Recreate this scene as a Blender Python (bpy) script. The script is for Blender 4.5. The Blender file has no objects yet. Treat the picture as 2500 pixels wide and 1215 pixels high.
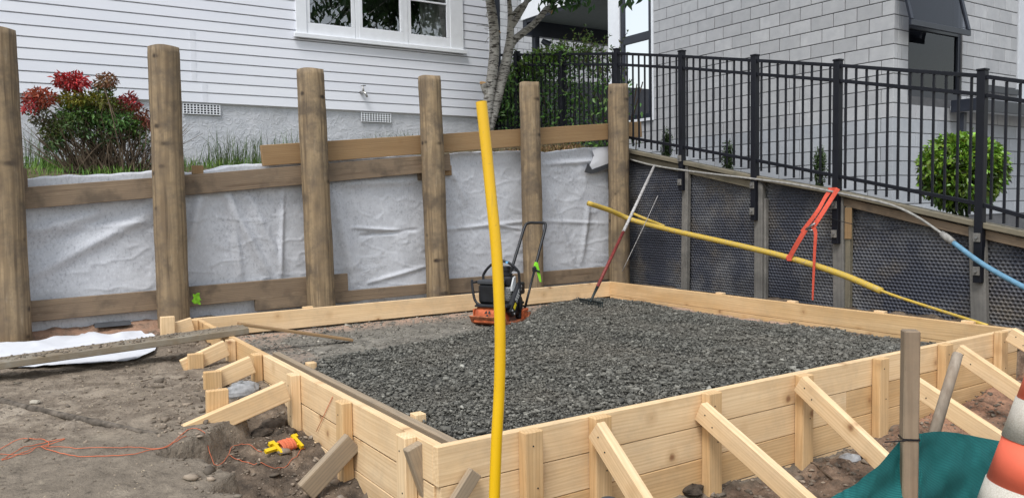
import bpy, math, random
import numpy as np
from mathutils import Vector, Matrix
random.seed(7); rng = np.random.default_rng(7)
sc = bpy.context.scene
col = sc.collection

# ------------------------------------------------------------------ camera
# World frame: origin = near corner of the formwork top, X along its front side,
# Y along its left side, Z up, metres.
FPX, YAW, PITCH, ROLL = 1948.237, 0.991576359, 0.0600388399, -0.0156804390
CAM = Vector((-1.41376852, -2.71240132, 0.95))
W, L = 4.597, 4.403
fwd = Vector((math.cos(YAW)*math.cos(PITCH), math.sin(YAW)*math.cos(PITCH), -math.sin(PITCH)))
r0 = Vector((math.sin(YAW), -math.cos(YAW), 0)); u0 = r0.cross(fwd)
rgt = r0*math.cos(ROLL) + u0*math.sin(ROLL); upv = -r0*math.sin(ROLL) + u0*math.cos(ROLL)
cd = bpy.data.cameras.new('camera'); cam = bpy.data.objects.new('camera', cd); col.objects.link(cam)
cd.sensor_width = 36; cd.lens = FPX/2500*36; cd.clip_end = 2000; cd.clip_start = 0.05
cam.matrix_world = Matrix(((rgt.x, upv.x, -fwd.x, CAM.x), (rgt.y, upv.y, -fwd.y, CAM.y), (rgt.z, upv.z, -fwd.z, CAM.z), (0, 0, 0, 1)))
sc.camera = cam

# ------------------------------------------------------------------ world, sun, exposure (overcast)
SUN_EL, SUN_AZ = math.radians(58), math.radians(215)     # azimuth measured ccw from +X, towards the sun
wd = bpy.data.worlds.new('World'); sc.world = wd; wd.use_nodes = True
wn = wd.node_tree; wn.nodes.clear()
sky = wn.nodes.new('ShaderNodeTexSky'); sky.sky_type = 'NISHITA'; sky.sun_disc = False
sky.sun_elevation = SUN_EL; sky.sun_rotation = math.pi/2 - SUN_AZ
sky.air_density = 1.6; sky.dust_density = 1.5; sky.ozone_density = 1.0
hs = wn.nodes.new('ShaderNodeHueSaturation'); hs.inputs['Saturation'].default_value = 0.40
bg = wn.nodes.new('ShaderNodeBackground'); bg.inputs['Strength'].default_value = 0.125
wo = wn.nodes.new('ShaderNodeOutputWorld')
wn.links.new(sky.outputs[0], hs.inputs['Color']); wn.links.new(hs.outputs[0], bg.inputs[0]); wn.links.new(bg.outputs[0], wo.inputs[0])
sl = bpy.data.lights.new('sun', 'SUN'); sl.energy = 1.5; sl.angle = math.radians(20); sl.color = (1, 0.985, 0.965)
so = bpy.data.objects.new('sun', sl); col.objects.link(so)
sd = Vector((math.cos(SUN_AZ)*math.cos(SUN_EL), math.sin(SUN_AZ)*math.cos(SUN_EL), math.sin(SUN_EL)))
so.rotation_euler = sd.to_track_quat('Z', 'Y').to_euler(); so.location = (0, 0, 20)
sc.view_settings.view_transform = 'Standard'; sc.view_settings.look = 'None'
sc.view_settings.exposure = 0.68; sc.view_settings.gamma = 1.0; sc.view_settings.use_curve_mapping = False
sc.cycles.max_bounces = 5; sc.cycles.diffuse_bounces = 3; sc.cycles.transparent_max_bounces = 8

# ------------------------------------------------------------------ measuring helpers
def ray(px, py):
    return fwd + rgt*((px-1250)/FPX) - upv*((py-607.5)/FPX)
def un(px, py, ax, v):
    """point of the measured pixel that lies on the world plane axis=value"""
    d = ray(px, py); t = (v-CAM[ax])/d[ax]
    return CAM + d*t
def pj(p):
    d = Vector(p)-CAM; z = d.dot(fwd); return 1250+FPX*d.dot(rgt)/z, 607.5-FPX*d.dot(upv)/z, z
def X(px, py, v): return un(px, py, 0, v)
def Y(px, py, v): return un(px, py, 1, v)
def Zp(px, py, v): return un(px, py, 2, v)

# ------------------------------------------------------------------ noise
_lat = rng.random((256, 256))
def vnoise(x, y):
    xi = np.floor(x).astype(int); yi = np.floor(y).astype(int); fx = x-xi; fy = y-yi
    fx = fx*fx*(3-2*fx); fy = fy*fy*(3-2*fy)
    a = _lat[xi % 256, yi % 256]; b = _lat[(xi+1) % 256, yi % 256]
    c = _lat[xi % 256, (yi+1) % 256]; d = _lat[(xi+1) % 256, (yi+1) % 256]
    return (a*(1-fx)+b*fx)*(1-fy)+(c*(1-fx)+d*fx)*fy - .5
def fbm(x, y, o=4, g=.5, s=1.0):
    r = 0; a = 1
    for i in range(o):
        r = r + a*vnoise(x*s+17.3*i, y*s+5.7*i); a *= g; s *= 2.03
    return r
def sst(a, b, x):
    t = np.clip((x-a)/(b-a), 0, 1); return t*t*(3-2*t)

# ------------------------------------------------------------------ mesh helpers
def mesh(name, v, f, smooth=False):
    m = bpy.data.meshes.new(name); m.from_pydata([tuple(p) for p in v], [], f); m.update()
    if smooth: m.polygons.foreach_set('use_smooth', [True]*len(m.polygons))
    return m
def mesh_np(name, v, f, smooth=False):
    """v (n,3) f (m,k) numpy arrays, constant face size"""
    m = bpy.data.meshes.new(name); k = f.shape[1]
    m.vertices.add(len(v)); m.vertices.foreach_set('co', np.asarray(v, np.float32).ravel())
    m.loops.add(f.size); m.loops.foreach_set('vertex_index', f.astype(np.int32).ravel())
    m.polygons.add(len(f)); m.polygons.foreach_set('loop_start', np.arange(0, f.size, k, dtype=np.int32))
    if smooth: m.polygons.foreach_set('use_smooth', np.ones(len(f), bool))
    m.update(calc_edges=True); m.validate(); return m
def tone_attr(m, vals):
    a = m.attributes.new('tone', 'FLOAT', 'POINT'); a.data.foreach_set('value', np.asarray(vals, np.float32))
def col_attr(m, vals):
    a = m.attributes.new('tint', 'FLOAT_COLOR', 'POINT')
    v = np.ones((len(vals), 4), np.float32); v[:, :3] = vals; a.data.foreach_set('color', v.ravel())
def link(name, me, mat, parent=None, M=None):
    o = bpy.data.objects.new(name, me); col.objects.link(o)
    if mat is not None and me is not None and len(me.materials) == 0: me.materials.append(mat)
    if M is not None: o.matrix_basis = M
    if parent is not None:
        o.parent = parent; o.matrix_parent_inverse = ROOTINV.get(parent.name, Matrix.Identity(4))
    return o
ROOTINV = {}
def thing(name, label, cat, loc=(0, 0, 0), group=None):
    o = bpy.data.objects.new(name, None); col.objects.link(o); o.location = loc; o.empty_display_size = .1
    ROOTINV[o.name] = Matrix.Translation(-Vector(loc))
    return tag(o, label, cat, group)
def tag(o, label=None, cat=None, group=None, kind=None):
    if label: o['label'] = label
    if cat: o['category'] = cat
    if group: o['group'] = group
    if kind: o['kind'] = kind
    return o
_bc = {}
def box_mesh(a, b, c, bev=.002, share=None):
    """chamfered box centred on the origin, full sizes a b c"""
    key = (round(a, 4), round(b, 4), round(c, 4), bev, share)
    if share is not None and key in _bc: return _bc[key]
    a, b, c = a/2, b/2, c/2; e = min(bev, a*.4, b*.4, c*.4); v = []; idx = {}
    for sx in (-1, 1):
        for sy in (-1, 1):
            for sz in (-1, 1):
                for ax in range(3):
                    p = [sx*a, sy*b, sz*c]
                    for k in range(3):
                        if k != ax: p[k] -= (sx, sy, sz)[k]*e
                    idx[(sx, sy, sz, ax)] = len(v); v.append(p)
    f = []
    for ax in range(3):
        o1, o2 = [(1, 2), (2, 0), (0, 1)][ax]
        for s in (-1, 1):
            q = []
            for (p1, p2) in ((-1, -1), (1, -1), (1, 1), (-1, 1)):
                t = [0, 0, 0]; t[ax] = s; t[o1] = p1; t[o2] = p2; q.append(idx[(t[0], t[1], t[2], ax)])
            f.append(q if s > 0 else q[::-1])
    for ax in range(3):                       # edges along axis ax
        o1, o2 = [(1, 2), (2, 0), (0, 1)][ax]
        for s1 in (-1, 1):
            for s2 in (-1, 1):
                def k(sa, fa):
                    t = [0, 0, 0]; t[ax] = sa; t[o1] = s1; t[o2] = s2; return idx[(t[0], t[1], t[2], fa)]
                q = [k(-1, o1), k(1, o1), k(1, o2), k(-1, o2)]
                f.append(q if s1*s2 < 0 else q[::-1])
    for sx in (-1, 1):
        for sy in (-1, 1):
            for sz in (-1, 1):
                q = [idx[(sx, sy, sz, 0)], idx[(sx, sy, sz, 1)], idx[(sx, sy, sz, 2)]]
                f.append(q if sx*sy*sz > 0 else q[::-1])
    m = mesh('box', v, f)
    if share is not None: _bc[key] = m
    return m
AXM = {'x': Matrix.Identity(4),
       'y': Matrix(((0, -1, 0, 0), (1, 0, 0, 0), (0, 0, 1, 0), (0, 0, 0, 1))),
       'z': Matrix(((0, 0, -1, 0), (0, 1, 0, 0), (1, 0, 0, 0), (0, 0, 0, 1)))}
def boxw(name, x0, x1, y0, y1, z0, z1, mat, parent=None, g='x', bev=.002, share=None, tilt=0):
    """axis-aligned box from its bounds; local X (the grain) runs along axis g"""
    d = {'x': (x1-x0, y1-y0, z1-z0), 'y': (y1-y0, x1-x0, z1-z0), 'z': (z1-z0, y1-y0, x1-x0)}[g]
    M = Matrix.Translation(((x0+x1)/2, (y0+y1)/2, (z0+z1)/2)) @ AXM[g]
    if tilt: M = M @ Matrix.Rotation(tilt, 4, 'Z')
    return link(name, box_mesh(abs(d[0]), abs(d[1]), abs(d[2]), bev, (mat.name if share else None)), mat, parent, M)
def frame_from(p0, p1, up=(0, 0, 1)):
    p0 = Vector(p0); p1 = Vector(p1); x = (p1-p0).normalized(); u = Vector(up)
    y = u.cross(x).normalized(); z = x.cross(y); c = (p0+p1)/2
    return Matrix(((x.x, y.x, z.x, c.x), (x.y, y.y, z.y, c.y), (x.z, y.z, z.z, c.z), (0, 0, 0, 1))), (p1-p0).length
def beam(name, p0, p1, w, h, mat, parent=None, up=(0, 0, 1), bev=.002):
    """bar from p0 to p1; w across (perpendicular to up), h along up"""
    M, l = frame_from(p0, p1, up)
    return link(name, box_mesh(l, w, h, bev), mat, parent, M)
def tube_geo(path, rad, seg=10, cap=True, off=0):
    P = [Vector(p) for p in path]; n = len(P); v = []; f = []
    if not hasattr(rad, '__len__'): rad = [rad]*n
    t = (P[1]-P[0]).normalized(); a = t.orthogonal().normalized()
    for i in range(n):
        t = (P[min(i+1, n-1)]-P[max(i-1, 0)]).normalized()
        a = (a - t*a.dot(t)).normalized(); b = t.cross(a)
        for k in range(seg):
            an = 2*math.pi*k/seg; v.append(P[i] + (a*math.cos(an)+b*math.sin(an))*rad[i])
    for i in range(n-1):
        for k in range(seg):
            k2 = (k+1) % seg; f.append([off+i*seg+k, off+i*seg+k2, off+(i+1)*seg+k2, off+(i+1)*seg+k])
    if cap:
        f.append([off+k for k in range(seg)][::-1]); f.append([off+(n-1)*seg+k for k in range(seg)])
    return v, f
def smooth_path(pts, n=8):
    P = [Vector(p) for p in pts]; P = [P[0]*2-P[1]] + P + [P[-1]*2-P[-2]]; out = []
    for i in range(1, len(P)-2):
        for k in range(n):
            t = k/n; a, b, c, d = P[i-1:i+3]
            out.append(.5*((2*b)+(c-a)*t+(2*a-5*b+4*c-d)*t*t+(3*b-a-3*c+d)*t**3))
    out.append(P[-2]); return out
def tube(name, path, rad, mat, parent=None, seg=10, smooth=True, n=0, local=True):
    if n: path = smooth_path(path, n)
    if hasattr(rad, '__len__') and len(rad) != len(path):
        rr = np.interp(np.linspace(0, 1, len(path)), np.linspace(0, 1, len(rad)), rad); rad = list(rr)
    c = Vector(path[0]); v, f = tube_geo([Vector(p)-c for p in path], rad, seg)
    return link(name, mesh(name, v, f, smooth), mat, parent, Matrix.Translation(c))
def joined(name, parts, mat, parent=None, smooth=False, M=None):
    """several (verts, faces) shells of ONE part joined in one mesh"""
    V_ = []; F_ = []
    for v, f in parts:
        o = len(V_); V_ += [tuple(p) for p in v]; F_ += [[i+o for i in q] for q in f]
    return link(name, mesh(name, V_, F_, smooth), mat, parent, M)
def box_geo(x0, x1, y0, y1, z0, z1):
    v = [(x, y, z) for x in (x0, x1) for y in (y0, y1) for z in (z0, z1)]
    return v, [[0, 1, 3, 2], [4, 6, 7, 5], [0, 4, 5, 1], [2, 3, 7, 6], [0, 2, 6, 4], [1, 5, 7, 3]]
def lathe_geo(prof, seg=20):
    v = []; f = []
    for r, z in prof:
        for k in range(seg):
            a = 2*math.pi*k/seg; v.append((r*math.cos(a), r*math.sin(a), z))
    for i in range(len(prof)-1):
        for k in range(seg):
            k2 = (k+1) % seg; f.append([i*seg+k, i*seg+k2, (i+1)*seg+k2, (i+1)*seg+k])
    f.append(list(range(seg))[::-1]); f.append([(len(prof)-1)*seg+k for k in range(seg)])
    return v, f
def grid_mesh(name, P, smooth=True):
    """P (nu,nv,3) -> quad grid"""
    nu, nv = P.shape[:2]; i = np.arange(nu*nv).reshape(nu, nv)
    f = np.stack([i[:-1, :-1], i[1:, :-1], i[1:, 1:], i[:-1, 1:]], -1).reshape(-1, 4)
    return mesh_np(name, P.reshape(-1, 3), f, smooth)

# ------------------------------------------------------------------ materials
class Mt:
    def __init__(s, name, rough=.7, spec=.3, metal=0):
        s.m = bpy.data.materials.new(name); s.m.use_nodes = True; s.t = s.m.node_tree
        s.b = s.t.nodes['Principled BSDF']; s.b.inputs['Roughness'].default_value = rough
        s.b.inputs['Specular IOR Level'].default_value = spec; s.b.inputs['Metallic'].default_value = metal
        s.tc = None
    def n(s, typ, inp=None, **kw):
        nd = s.t.nodes.new('ShaderNode'+typ)
        for k, v in kw.items(): setattr(nd, k, v)
        for k, v in (inp or {}).items(): s.set(nd, k, v)
        return nd
    def set(s, nd, k, v):
        if isinstance(v, bpy.types.NodeSocket): s.t.links.new(v, nd.inputs[k])
        elif isinstance(v, bpy.types.Node): s.t.links.new(v.outputs[0], nd.inputs[k])
        else: nd.inputs[k].default_value = v
    def co(s, scale=(1, 1, 1), rnd=True, kind='Object'):
        tc = s.n('TexCoord'); o = tc.outputs[kind]
        if rnd:
            oi = s.n('ObjectInfo'); mu = s.n('VectorMath', {0: oi.outputs['Random'], 1: (37.1, 23.7, 51.3)}, operation='MULTIPLY')
            o = s.n('VectorMath', {0: o, 1: mu}, operation='ADD').outputs[0]
        if scale != (1, 1, 1):
            o = s.n('VectorMath', {0: o, 1: scale}, operation='MULTIPLY').outputs[0]
        return o
    def noise(s, vec, scale, detail=4, rough=.55, dist=0):
        return s.n('TexNoise', {'Vector': vec, 'Scale': scale, 'Detail': detail, 'Roughness': rough, 'Distortion': dist}).outputs[0]
    def ramp(s, fac, stops):
        r = s.n('ValToRGB', {0: fac}); e = r.color_ramp.elements
        while len(e) < len(stops): e.new(.5)
        for el, (p, c) in zip(e, stops):
            el.position = p; el.color = (c, c, c, 1) if not hasattr(c, '__len__') else (*c, 1)
        return r.outputs[0]
    def mix(s, fac, a, b, mode='MIX'):
        x = s.n('Mix', data_type='RGBA', blend_type=mode)
        def st(i, v):
            if isinstance(v, tuple): x.inputs[i].default_value = (*v, 1)
            elif isinstance(v, bpy.types.NodeSocket): s.t.links.new(v, x.inputs[i])
            else: x.inputs[i].default_value = v
        st(0, fac); st(6, a); st(7, b); return x.outputs[2]
    def math(s, op, a, b=0.0, clamp=False):
        return s.n('Math', {0: a, 1: b}, operation=op, use_clamp=clamp).outputs[0]
    def color(s, c):
        s.set(s.b, 'Base Color', (*c, 1) if isinstance(c, tuple) else c); return s
    def bump(s, h, st=.3, d=.01):
        b = s.n('Bump', {'Height': h, 'Strength': st, 'Distance': d}); s.t.links.new(b.outputs[0], s.b.inputs['Normal']); return s
    def attr(s, name):
        return s.n('Attribute', attribute_name=name)

def plain(name, c, rough=.6, spec=.3, metal=0, var=.12, sc_=9.0):
    m = Mt(name, rough, spec, metal); nz = m.noise(m.co(), sc_, 5)
    d = tuple(x*(1-var*1.6) for x in c); l = tuple(min(1, x*(1+var)) for x in c)
    m.color(m.ramp(nz, [(.3, d), (.7, l)])); m.bump(m.noise(m.co(), 60, 3), .12, .002); return m.m

def wood(name, c1, c2, c3, grime=0, gcol=(.1, .09, .08), knot=.55, rough=.72, ring=22, kcol=(.16, .075, .03), line=.35, kscale=4.6, bumpst=.35, crack=0, ks=1.0):
    m = Mt(name, rough, .25); c = m.co()
    st = m.n('VectorMath', {0: c, 1: (.22, 1, 1)}, operation='MULTIPLY').outputs[0]
    warp = m.n('TexNoise', {'Vector': st, 'Scale': 5.0, 'Detail': 2.0}).outputs['Color']
    wv = m.n('VectorMath', {0: warp, 1: (.06, .06, .06)}, operation='MULTIPLY').outputs[0]
    st2 = m.n('VectorMath', {0: st, 1: wv}, operation='ADD').outputs[0]
    wave = m.n('TexWave', {'Vector': st2, 'Scale': ring, 'Distortion': 1.5, 'Detail': 2.0, 'Detail Scale': 1.5}, wave_type='RINGS', rings_direction='X').outputs[1]
    streak = m.noise(m.n('VectorMath', {0: c, 1: (1.5, 70, 70)}, operation='MULTIPLY').outputs[0], 1.0, 4, .6)
    patch = m.noise(m.n('VectorMath', {0: c, 1: (.7, 4, 4)}, operation='MULTIPLY').outputs[0], 2.0, 4)
    base = m.mix(m.ramp(patch, [(.35, 0.), (.68, 1.)]), c1, c2)
    base = m.mix(m.math('MULTIPLY', m.ramp(wave, [(.45, 0.), (.95, 1.)]), line), base, c3)
    base = m.mix(m.ramp(streak, [(.35, .5), (.6, 0.)]), base, m.mix(.6, base, c3))
    kc = m.n('VectorMath', {0: c, 1: (1, .25, 1)}, operation='MULTIPLY').outputs[0]
    vo = m.n('TexVoronoi', {'Vector': kc, 'Scale': kscale}); vd = vo.outputs['Distance']
    wob = m.math('ADD', vd, m.math('MULTIPLY', m.math('SUBTRACT', m.noise(c, 40, 2), .5), .05))
    mask = m.ramp(vo.outputs['Color'], [(1-knot-.02, 0.), (1-knot, 1.)])
    kn = m.math('MULTIPLY', m.ramp(wob, [(.05*ks, 1.), (.115*ks, 0.)]), mask)
    halo = m.math('MULTIPLY', m.ramp(wob, [(.06, .55), (.25, 0.)]), mask)
    base = m.mix(halo, base, c3); base = m.mix(kn, base, kcol)
    tn = m.n('ObjectInfo').outputs['Random']
    base = m.mix(m.math('MULTIPLY', tn, .3), base, m.mix(.5, base, c2))
    if crack:
        ck = m.noise(m.n('VectorMath', {0: c, 1: (1.1, 34, 34)}, operation='MULTIPLY').outputs[0], 1.0, 3, .6); c2_ = m.noise(c, 3.2, 3)
        base = m.mix(m.math('MULTIPLY', m.ramp(ck, [(.57, 0.), (.63, crack)]), m.ramp(c2_, [(.4, .15), (.62, 1.)])), base, kcol)
        pale = m.noise(m.n('VectorMath', {0: c, 1: (3.5, 22, 22)}, operation='MULTIPLY').outputs[0], 1.0, 4, .65); base = m.mix(m.ramp(pale, [(.6, 0.), (.74, .55)]), base, (.40, .32, .22))
        dk = m.noise(c, 4.5, 4, .6); base = m.mix(m.ramp(dk, [(.52, 0.), (.68, .75)]), base, (.10, .078, .058))
    if grime:
        g = m.noise(c, 5.5, 6, .65); g2 = m.noise(c, 30, 4, .7)
        gg = m.math('MULTIPLY', m.ramp(g, [(.42, 0.), (.66, 1.)]), m.ramp(g2, [(.3, .3), (.65, 1.)]))
        base = m.mix(m.math('MULTIPLY', gg, grime), base, gcol)
    m.color(base)
    m.bump(m.math('ADD', m.math('MULTIPLY', streak, .8), m.math('MULTIPLY', wave, .15)), bumpst, .002)
    return m.m

PINE = wood('fresh_pine', (.87, .655, .405), (.79, .56, .315), (.48, .275, .115), grime=.34, gcol=(.40, .31, .21), line=.2, knot=.75, kcol=(.24, .11, .05))
PINE2 = wood('fresh_pine_orange', (.76, .53, .29), (.65, .42, .20), (.40, .21, .08), grime=.32, gcol=(.36, .27, .17), line=.26, knot=.75, kcol=(.22, .10, .045))
RAIL = wood('treated_rail', (.30, .22, .145), (.235, .172, .117), (.135, .095, .065), crack=.5, grime=.45, gcol=(.17, .13, .095), knot=.4, kcol=(.07, .04, .025))
RAIL2 = wood('treated_rail_new', (.36, .235, .12), (.30, .19, .095), (.21, .12, .055), grime=.2, gcol=(.2, .15, .1), knot=.4, kcol=(.1, .055, .03))
POLE = wood('treated_pole', (.38, .28, .165), (.25, .183, .112), (.105, .07, .042), grime=.85, gcol=(.135, .105, .078), knot=.97, ring=9, kcol=(.035, .024, .018), line=.45, kscale=7.0, bumpst=.8, crack=.5, ks=1.6)
GREYW = wood('weathered_grey_timber', (.42, .325, .22), (.345, .265, .18), (.19, .155, .115), grime=.35, gcol=(.19, .165, .135), knot=.3, kcol=(.09, .07, .05))
STAKEW = wood('weathered_brown_stake', (.33, .26, .18), (.27, .20, .135), (.18, .125, .08), grime=.5, gcol=(.15, .12, .09), knot=.3, kcol=(.1, .07, .045))
CAPW = wood('greenish_grey_timber', (.25, .215, .15), (.19, .165, .12), (.115, .1, .072), grime=.7, gcol=(.1, .095, .07), knot=.4, kcol=(.06, .045, .03))
H4W = wood('dirty_grey_post', (.19, .18, .165), (.15, .143, .132), (.1, .094, .085), grime=.6, gcol=(.3, .28, .25), knot=.2, kcol=(.06, .05, .04))
DIRTW = wood('muddy_plank', (.25, .20, .135), (.19, .15, .105), (.12, .092, .062), grime=.9, gcol=(.26, .24, .2), knot=.3, kcol=(.06, .05, .04))

def siding():
    m = Mt('white_painted_boards', .42, .35); c = m.co()
    n1 = m.noise(m.n('VectorMath', {0: c, 1: (.5, 3, 3)}, operation='MULTIPLY').outputs[0], 1.2, 4)
    b = m.ramp(n1, [(.3, (.715, .735, .80)), (.7, (.775, .79, .84))])
    sp = m.noise(c, 26, 2, .4); b = m.mix(m.ramp(sp, [(.80, 0.), (.84, .7)]), b, (.36, .3, .22))
    m.color(b); m.bump(m.noise(m.n('VectorMath', {0: c, 1: (2, 40, 40)}, operation='MULTIPLY').outputs[0], 1, 3), .06, .002); return m.m
SIDING = siding()
TRIM = plain('white_gloss_trim', (.78, .80, .835), .35, .4, var=.03)
def plaster():
    m = Mt('rough_plaster', .85, .2); c = m.co(rnd=False)
    w = m.noise(c, 3.5, 3, .5, 1.2); rid = m.math('ABSOLUTE', m.math('SUBTRACT', m.noise(c, 7, 3, .5, 2.2), .5))
    b = m.ramp(w, [(.3, (.50, .515, .55)), (.7, (.57, .58, .61))])
    b = m.mix(m.ramp(m.noise(c, 2.1, 5), [(.56, 0.), (.75, .35)]), b, (.33, .33, .33))
    m.color(b); h = m.math('ADD', m.ramp(rid, [(0., 1.), (.07, .0)]), m.math('MULTIPLY', w, .6))
    m.bump(h, .38, .012); return m.m
PLASTER = plaster()
def block(name, a, b):
    m = Mt(name, .9, .15); c = m.co()
    n1 = m.noise(c, 6, 5, .6); n2 = m.noise(c, 90, 3, .7)
    x = m.ramp(n1, [(.3, a), (.72, b)]); rn = m.n('ObjectInfo').outputs['Random']
    x = m.mix(m.math('MULTIPLY', rn, .45), x, tuple(v*.66 for v in a))
    x = m.mix(m.ramp(n2, [(.55, 0.), (.8, .35)]), x, tuple(v*.6 for v in a))
    m.color(x); m.bump(n2, .4, .004); return m.m
BLOCK = block('grey_block', (.425, .43, .445), (.53, .532, .54))
BLOCKL = block('sealed_grey_block', (.39, .41, .44), (.47, .485, .51))
MORTAR = plain('block_mortar', (.13, .13, .135), .95, .1)
BLACKM = plain('black_powder_coat', (.007, .008, .013), .5, .28, var=.15)
NAVY = plain('dark_navy_joinery', (.02, .024, .036), .38, .45, var=.1)
CHAR = plain('charcoal_panel', (.055, .058, .064), .6, .3)
PALEW = plain('pale_render', (.60, .62, .655), .8, .2, var=.04)
SOFFIT = plain('soffit_board', (.16, .185, .18), .7, .2, var=.06)
DARK = plain('room_dark', (.03, .032, .038), .9, .1)
STEEL = plain('dull_steel', (.36, .36, .36), .4, .5, .8)
CURT = plain('pale_curtain', (.8, .84, .82), .9, .1, var=.08)
def glass(name, ior, tint):
    m = bpy.data.materials.new(name); m.use_nodes = True; t = m.node_tree; t.nodes.clear()
    fr = t.nodes.new('ShaderNodeFresnel'); fr.inputs[0].default_value = ior
    tr = t.nodes.new('ShaderNodeBsdfTransparent'); tr.inputs[0].default_value = (*tint, 1)
    gl = t.nodes.new('ShaderNodeBsdfGlossy'); gl.inputs['Roughness'].default_value = .004; gl.inputs['Color'].default_value = (.95, .96, 1, 1)
    mx = t.nodes.new('ShaderNodeMixShader'); o = t.nodes.new('ShaderNodeOutputMaterial')
    t.links.new(fr.outputs[0], mx.inputs[0]); t.links.new(tr.outputs[0], mx.inputs[1]); t.links.new(gl.outputs[0], mx.inputs[2]); t.links.new(mx.outputs[0], o.inputs[0])
    return m
GLASS = glass('window_glass', 3.0, (.97, 1, 1)); GLASSD = glass('tinted_glass', 1.42, (.35, .37, .42)); GLASSB = glass('sky_glass', 7.0, (.5, .52, .55))

def soil():
    m = Mt('site_soil', .95, .12); c = m.co(rnd=False); g = m.n('NewGeometry').outputs['Position']
    n1 = m.noise(g, 1.4, 6, .6); n2 = m.noise(g, 9, 6, .65); n3 = m.noise(g, 45, 4, .7); n4 = m.noise(g, .9, 3)
    b = m.ramp(n1, [(.3, (.205, .165, .125)), (.55, (.31, .256, .197)), (.75, (.40, .34, .27))])
    b = m.mix(m.ramp(n2, [(.4, .75), (.6, 0.)]), b, (.125, .098, .074))
    b = m.mix(m.ramp(n3, [(.6, 0.), (.75, .6)]), b, (.38, .34, .27))
    sep = m.n('SeparateXYZ', {0: g})
    # old asphalt and crusher dust on the trodden side, damp dug clay by the front boards
    asp = m.math('MULTIPLY', m.ramp(m.math('ADD', m.math('MULTIPLY', sep.outputs[1], -1.), m.math('MULTIPLY', m.noise(g, 2.2, 3), .8)), [(-.0, 0.), (.9, 1.)]), m.ramp(m.math('ADD', sep.outputs[0], 3.), [(2.4, 1.), (2.6, 0.)]))
    ax = m.attr('asphalt').outputs['Fac']; wx = m.attr('damp').outputs['Fac']
    ac = m.ramp(n2, [(.35, (.165, .137, .106)), (.65, (.255, .213, .165))])
    sand = m.ramp(m.noise(g, 3.1, 5, .65), [(.57, 0.), (.68, .7)])
    ac = m.mix(sand, ac, (.43, .365, .275)); ac = m.mix(m.ramp(n3, [(.55, 0.), (.8, .5)]), ac, (.085, .074, .062))
    b = m.mix(ax, b, ac)
    dc = m.ramp(n2, [(.35, (.06, .048, .038)), (.55, (.15, .115, .085)), (.72, (.33, .25, .18))]); b = m.mix(wx, b, dc)
    pk = m.attr('clay').outputs['Fac']; b = m.mix(m.math('MULTIPLY', pk, m.ramp(n2, [(.35, .2), (.55, .9)])), b, (.40, .22, .14))
    n5 = m.noise(g, 22, 5, .7); b = m.mix(m.ramp(n5, [(.30, .75), (.42, 0.)]), b, (.05, .041, .034)); b = m.mix(m.ramp(m.noise(g, 130, 2, .5), [(.68, 0.), (.74, .6)]), b, (.45, .4, .32))
    m.color(b); m.bump(m.math('ADD', n2, m.math('ADD', n5, m.math('MULTIPLY', n3, .5))), 1.0, .02); return m.m
SOIL = soil()
BANK = None
def bank():
    m = Mt('bank_soil', .95, .1); g = m.n('NewGeometry').outputs['Position']
    m.color(m.ramp(m.noise(g, 4, 6), [(.3, (.05, .04, .025)), (.55, (.12, .095, .06)), (.7, (.08, .1, .035))])); m.bump(m.noise(g, 30, 4), .5, .01); return m.m
BANK = bank()
def gravel(name, k, tint, lo, hi):
    m = Mt(name, .85, .25); g = m.n('NewGeometry').outputs['Position']; t = m.attr('tone').outputs['Fac']
    a = tuple(x*lo for x in tint); b = tuple(x*hi for x in tint)
    x = m.ramp(t, [(0., a), (.8, b), (.985, tuple(v*1.35 for v in b)), (1., tuple(v*2.3 for v in b))])
    x = m.mix(m.ramp(m.noise(g, 60, 4, .7), [(.5, 0.), (.8, .45)]), x, tuple(v*.5 for v in a))
    x = m.mix(m.ramp(m.noise(g, 1.1, 4), [(.44, 0.), (.66, .55)]), x, (.175, .158, .13))
    x = m.mix(m.math('MULTIPLY', m.attr('clay').outputs['Fac'], m.ramp(m.noise(g, 7, 5, .65), [(.38, .1), (.56, .85)])), x, (.42, .285, .21))
    m.color(x); m.bump(m.noise(g, 140, 2), .3, .003); return m.m
GRAVEL = gravel('crushed_rock', 1, (.15, .145, .125), .5, 1.25)
BED = gravel('gravel_fines', 1, (.085, .082, .072), .6, 1.2)
COMPACT = gravel('compacted_fines', 1, (.185, .17, .143), .5, 1.5)
CLOD = gravel('soil_clods', 1, (.225, .18, .137), .45, 1.3)
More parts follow.
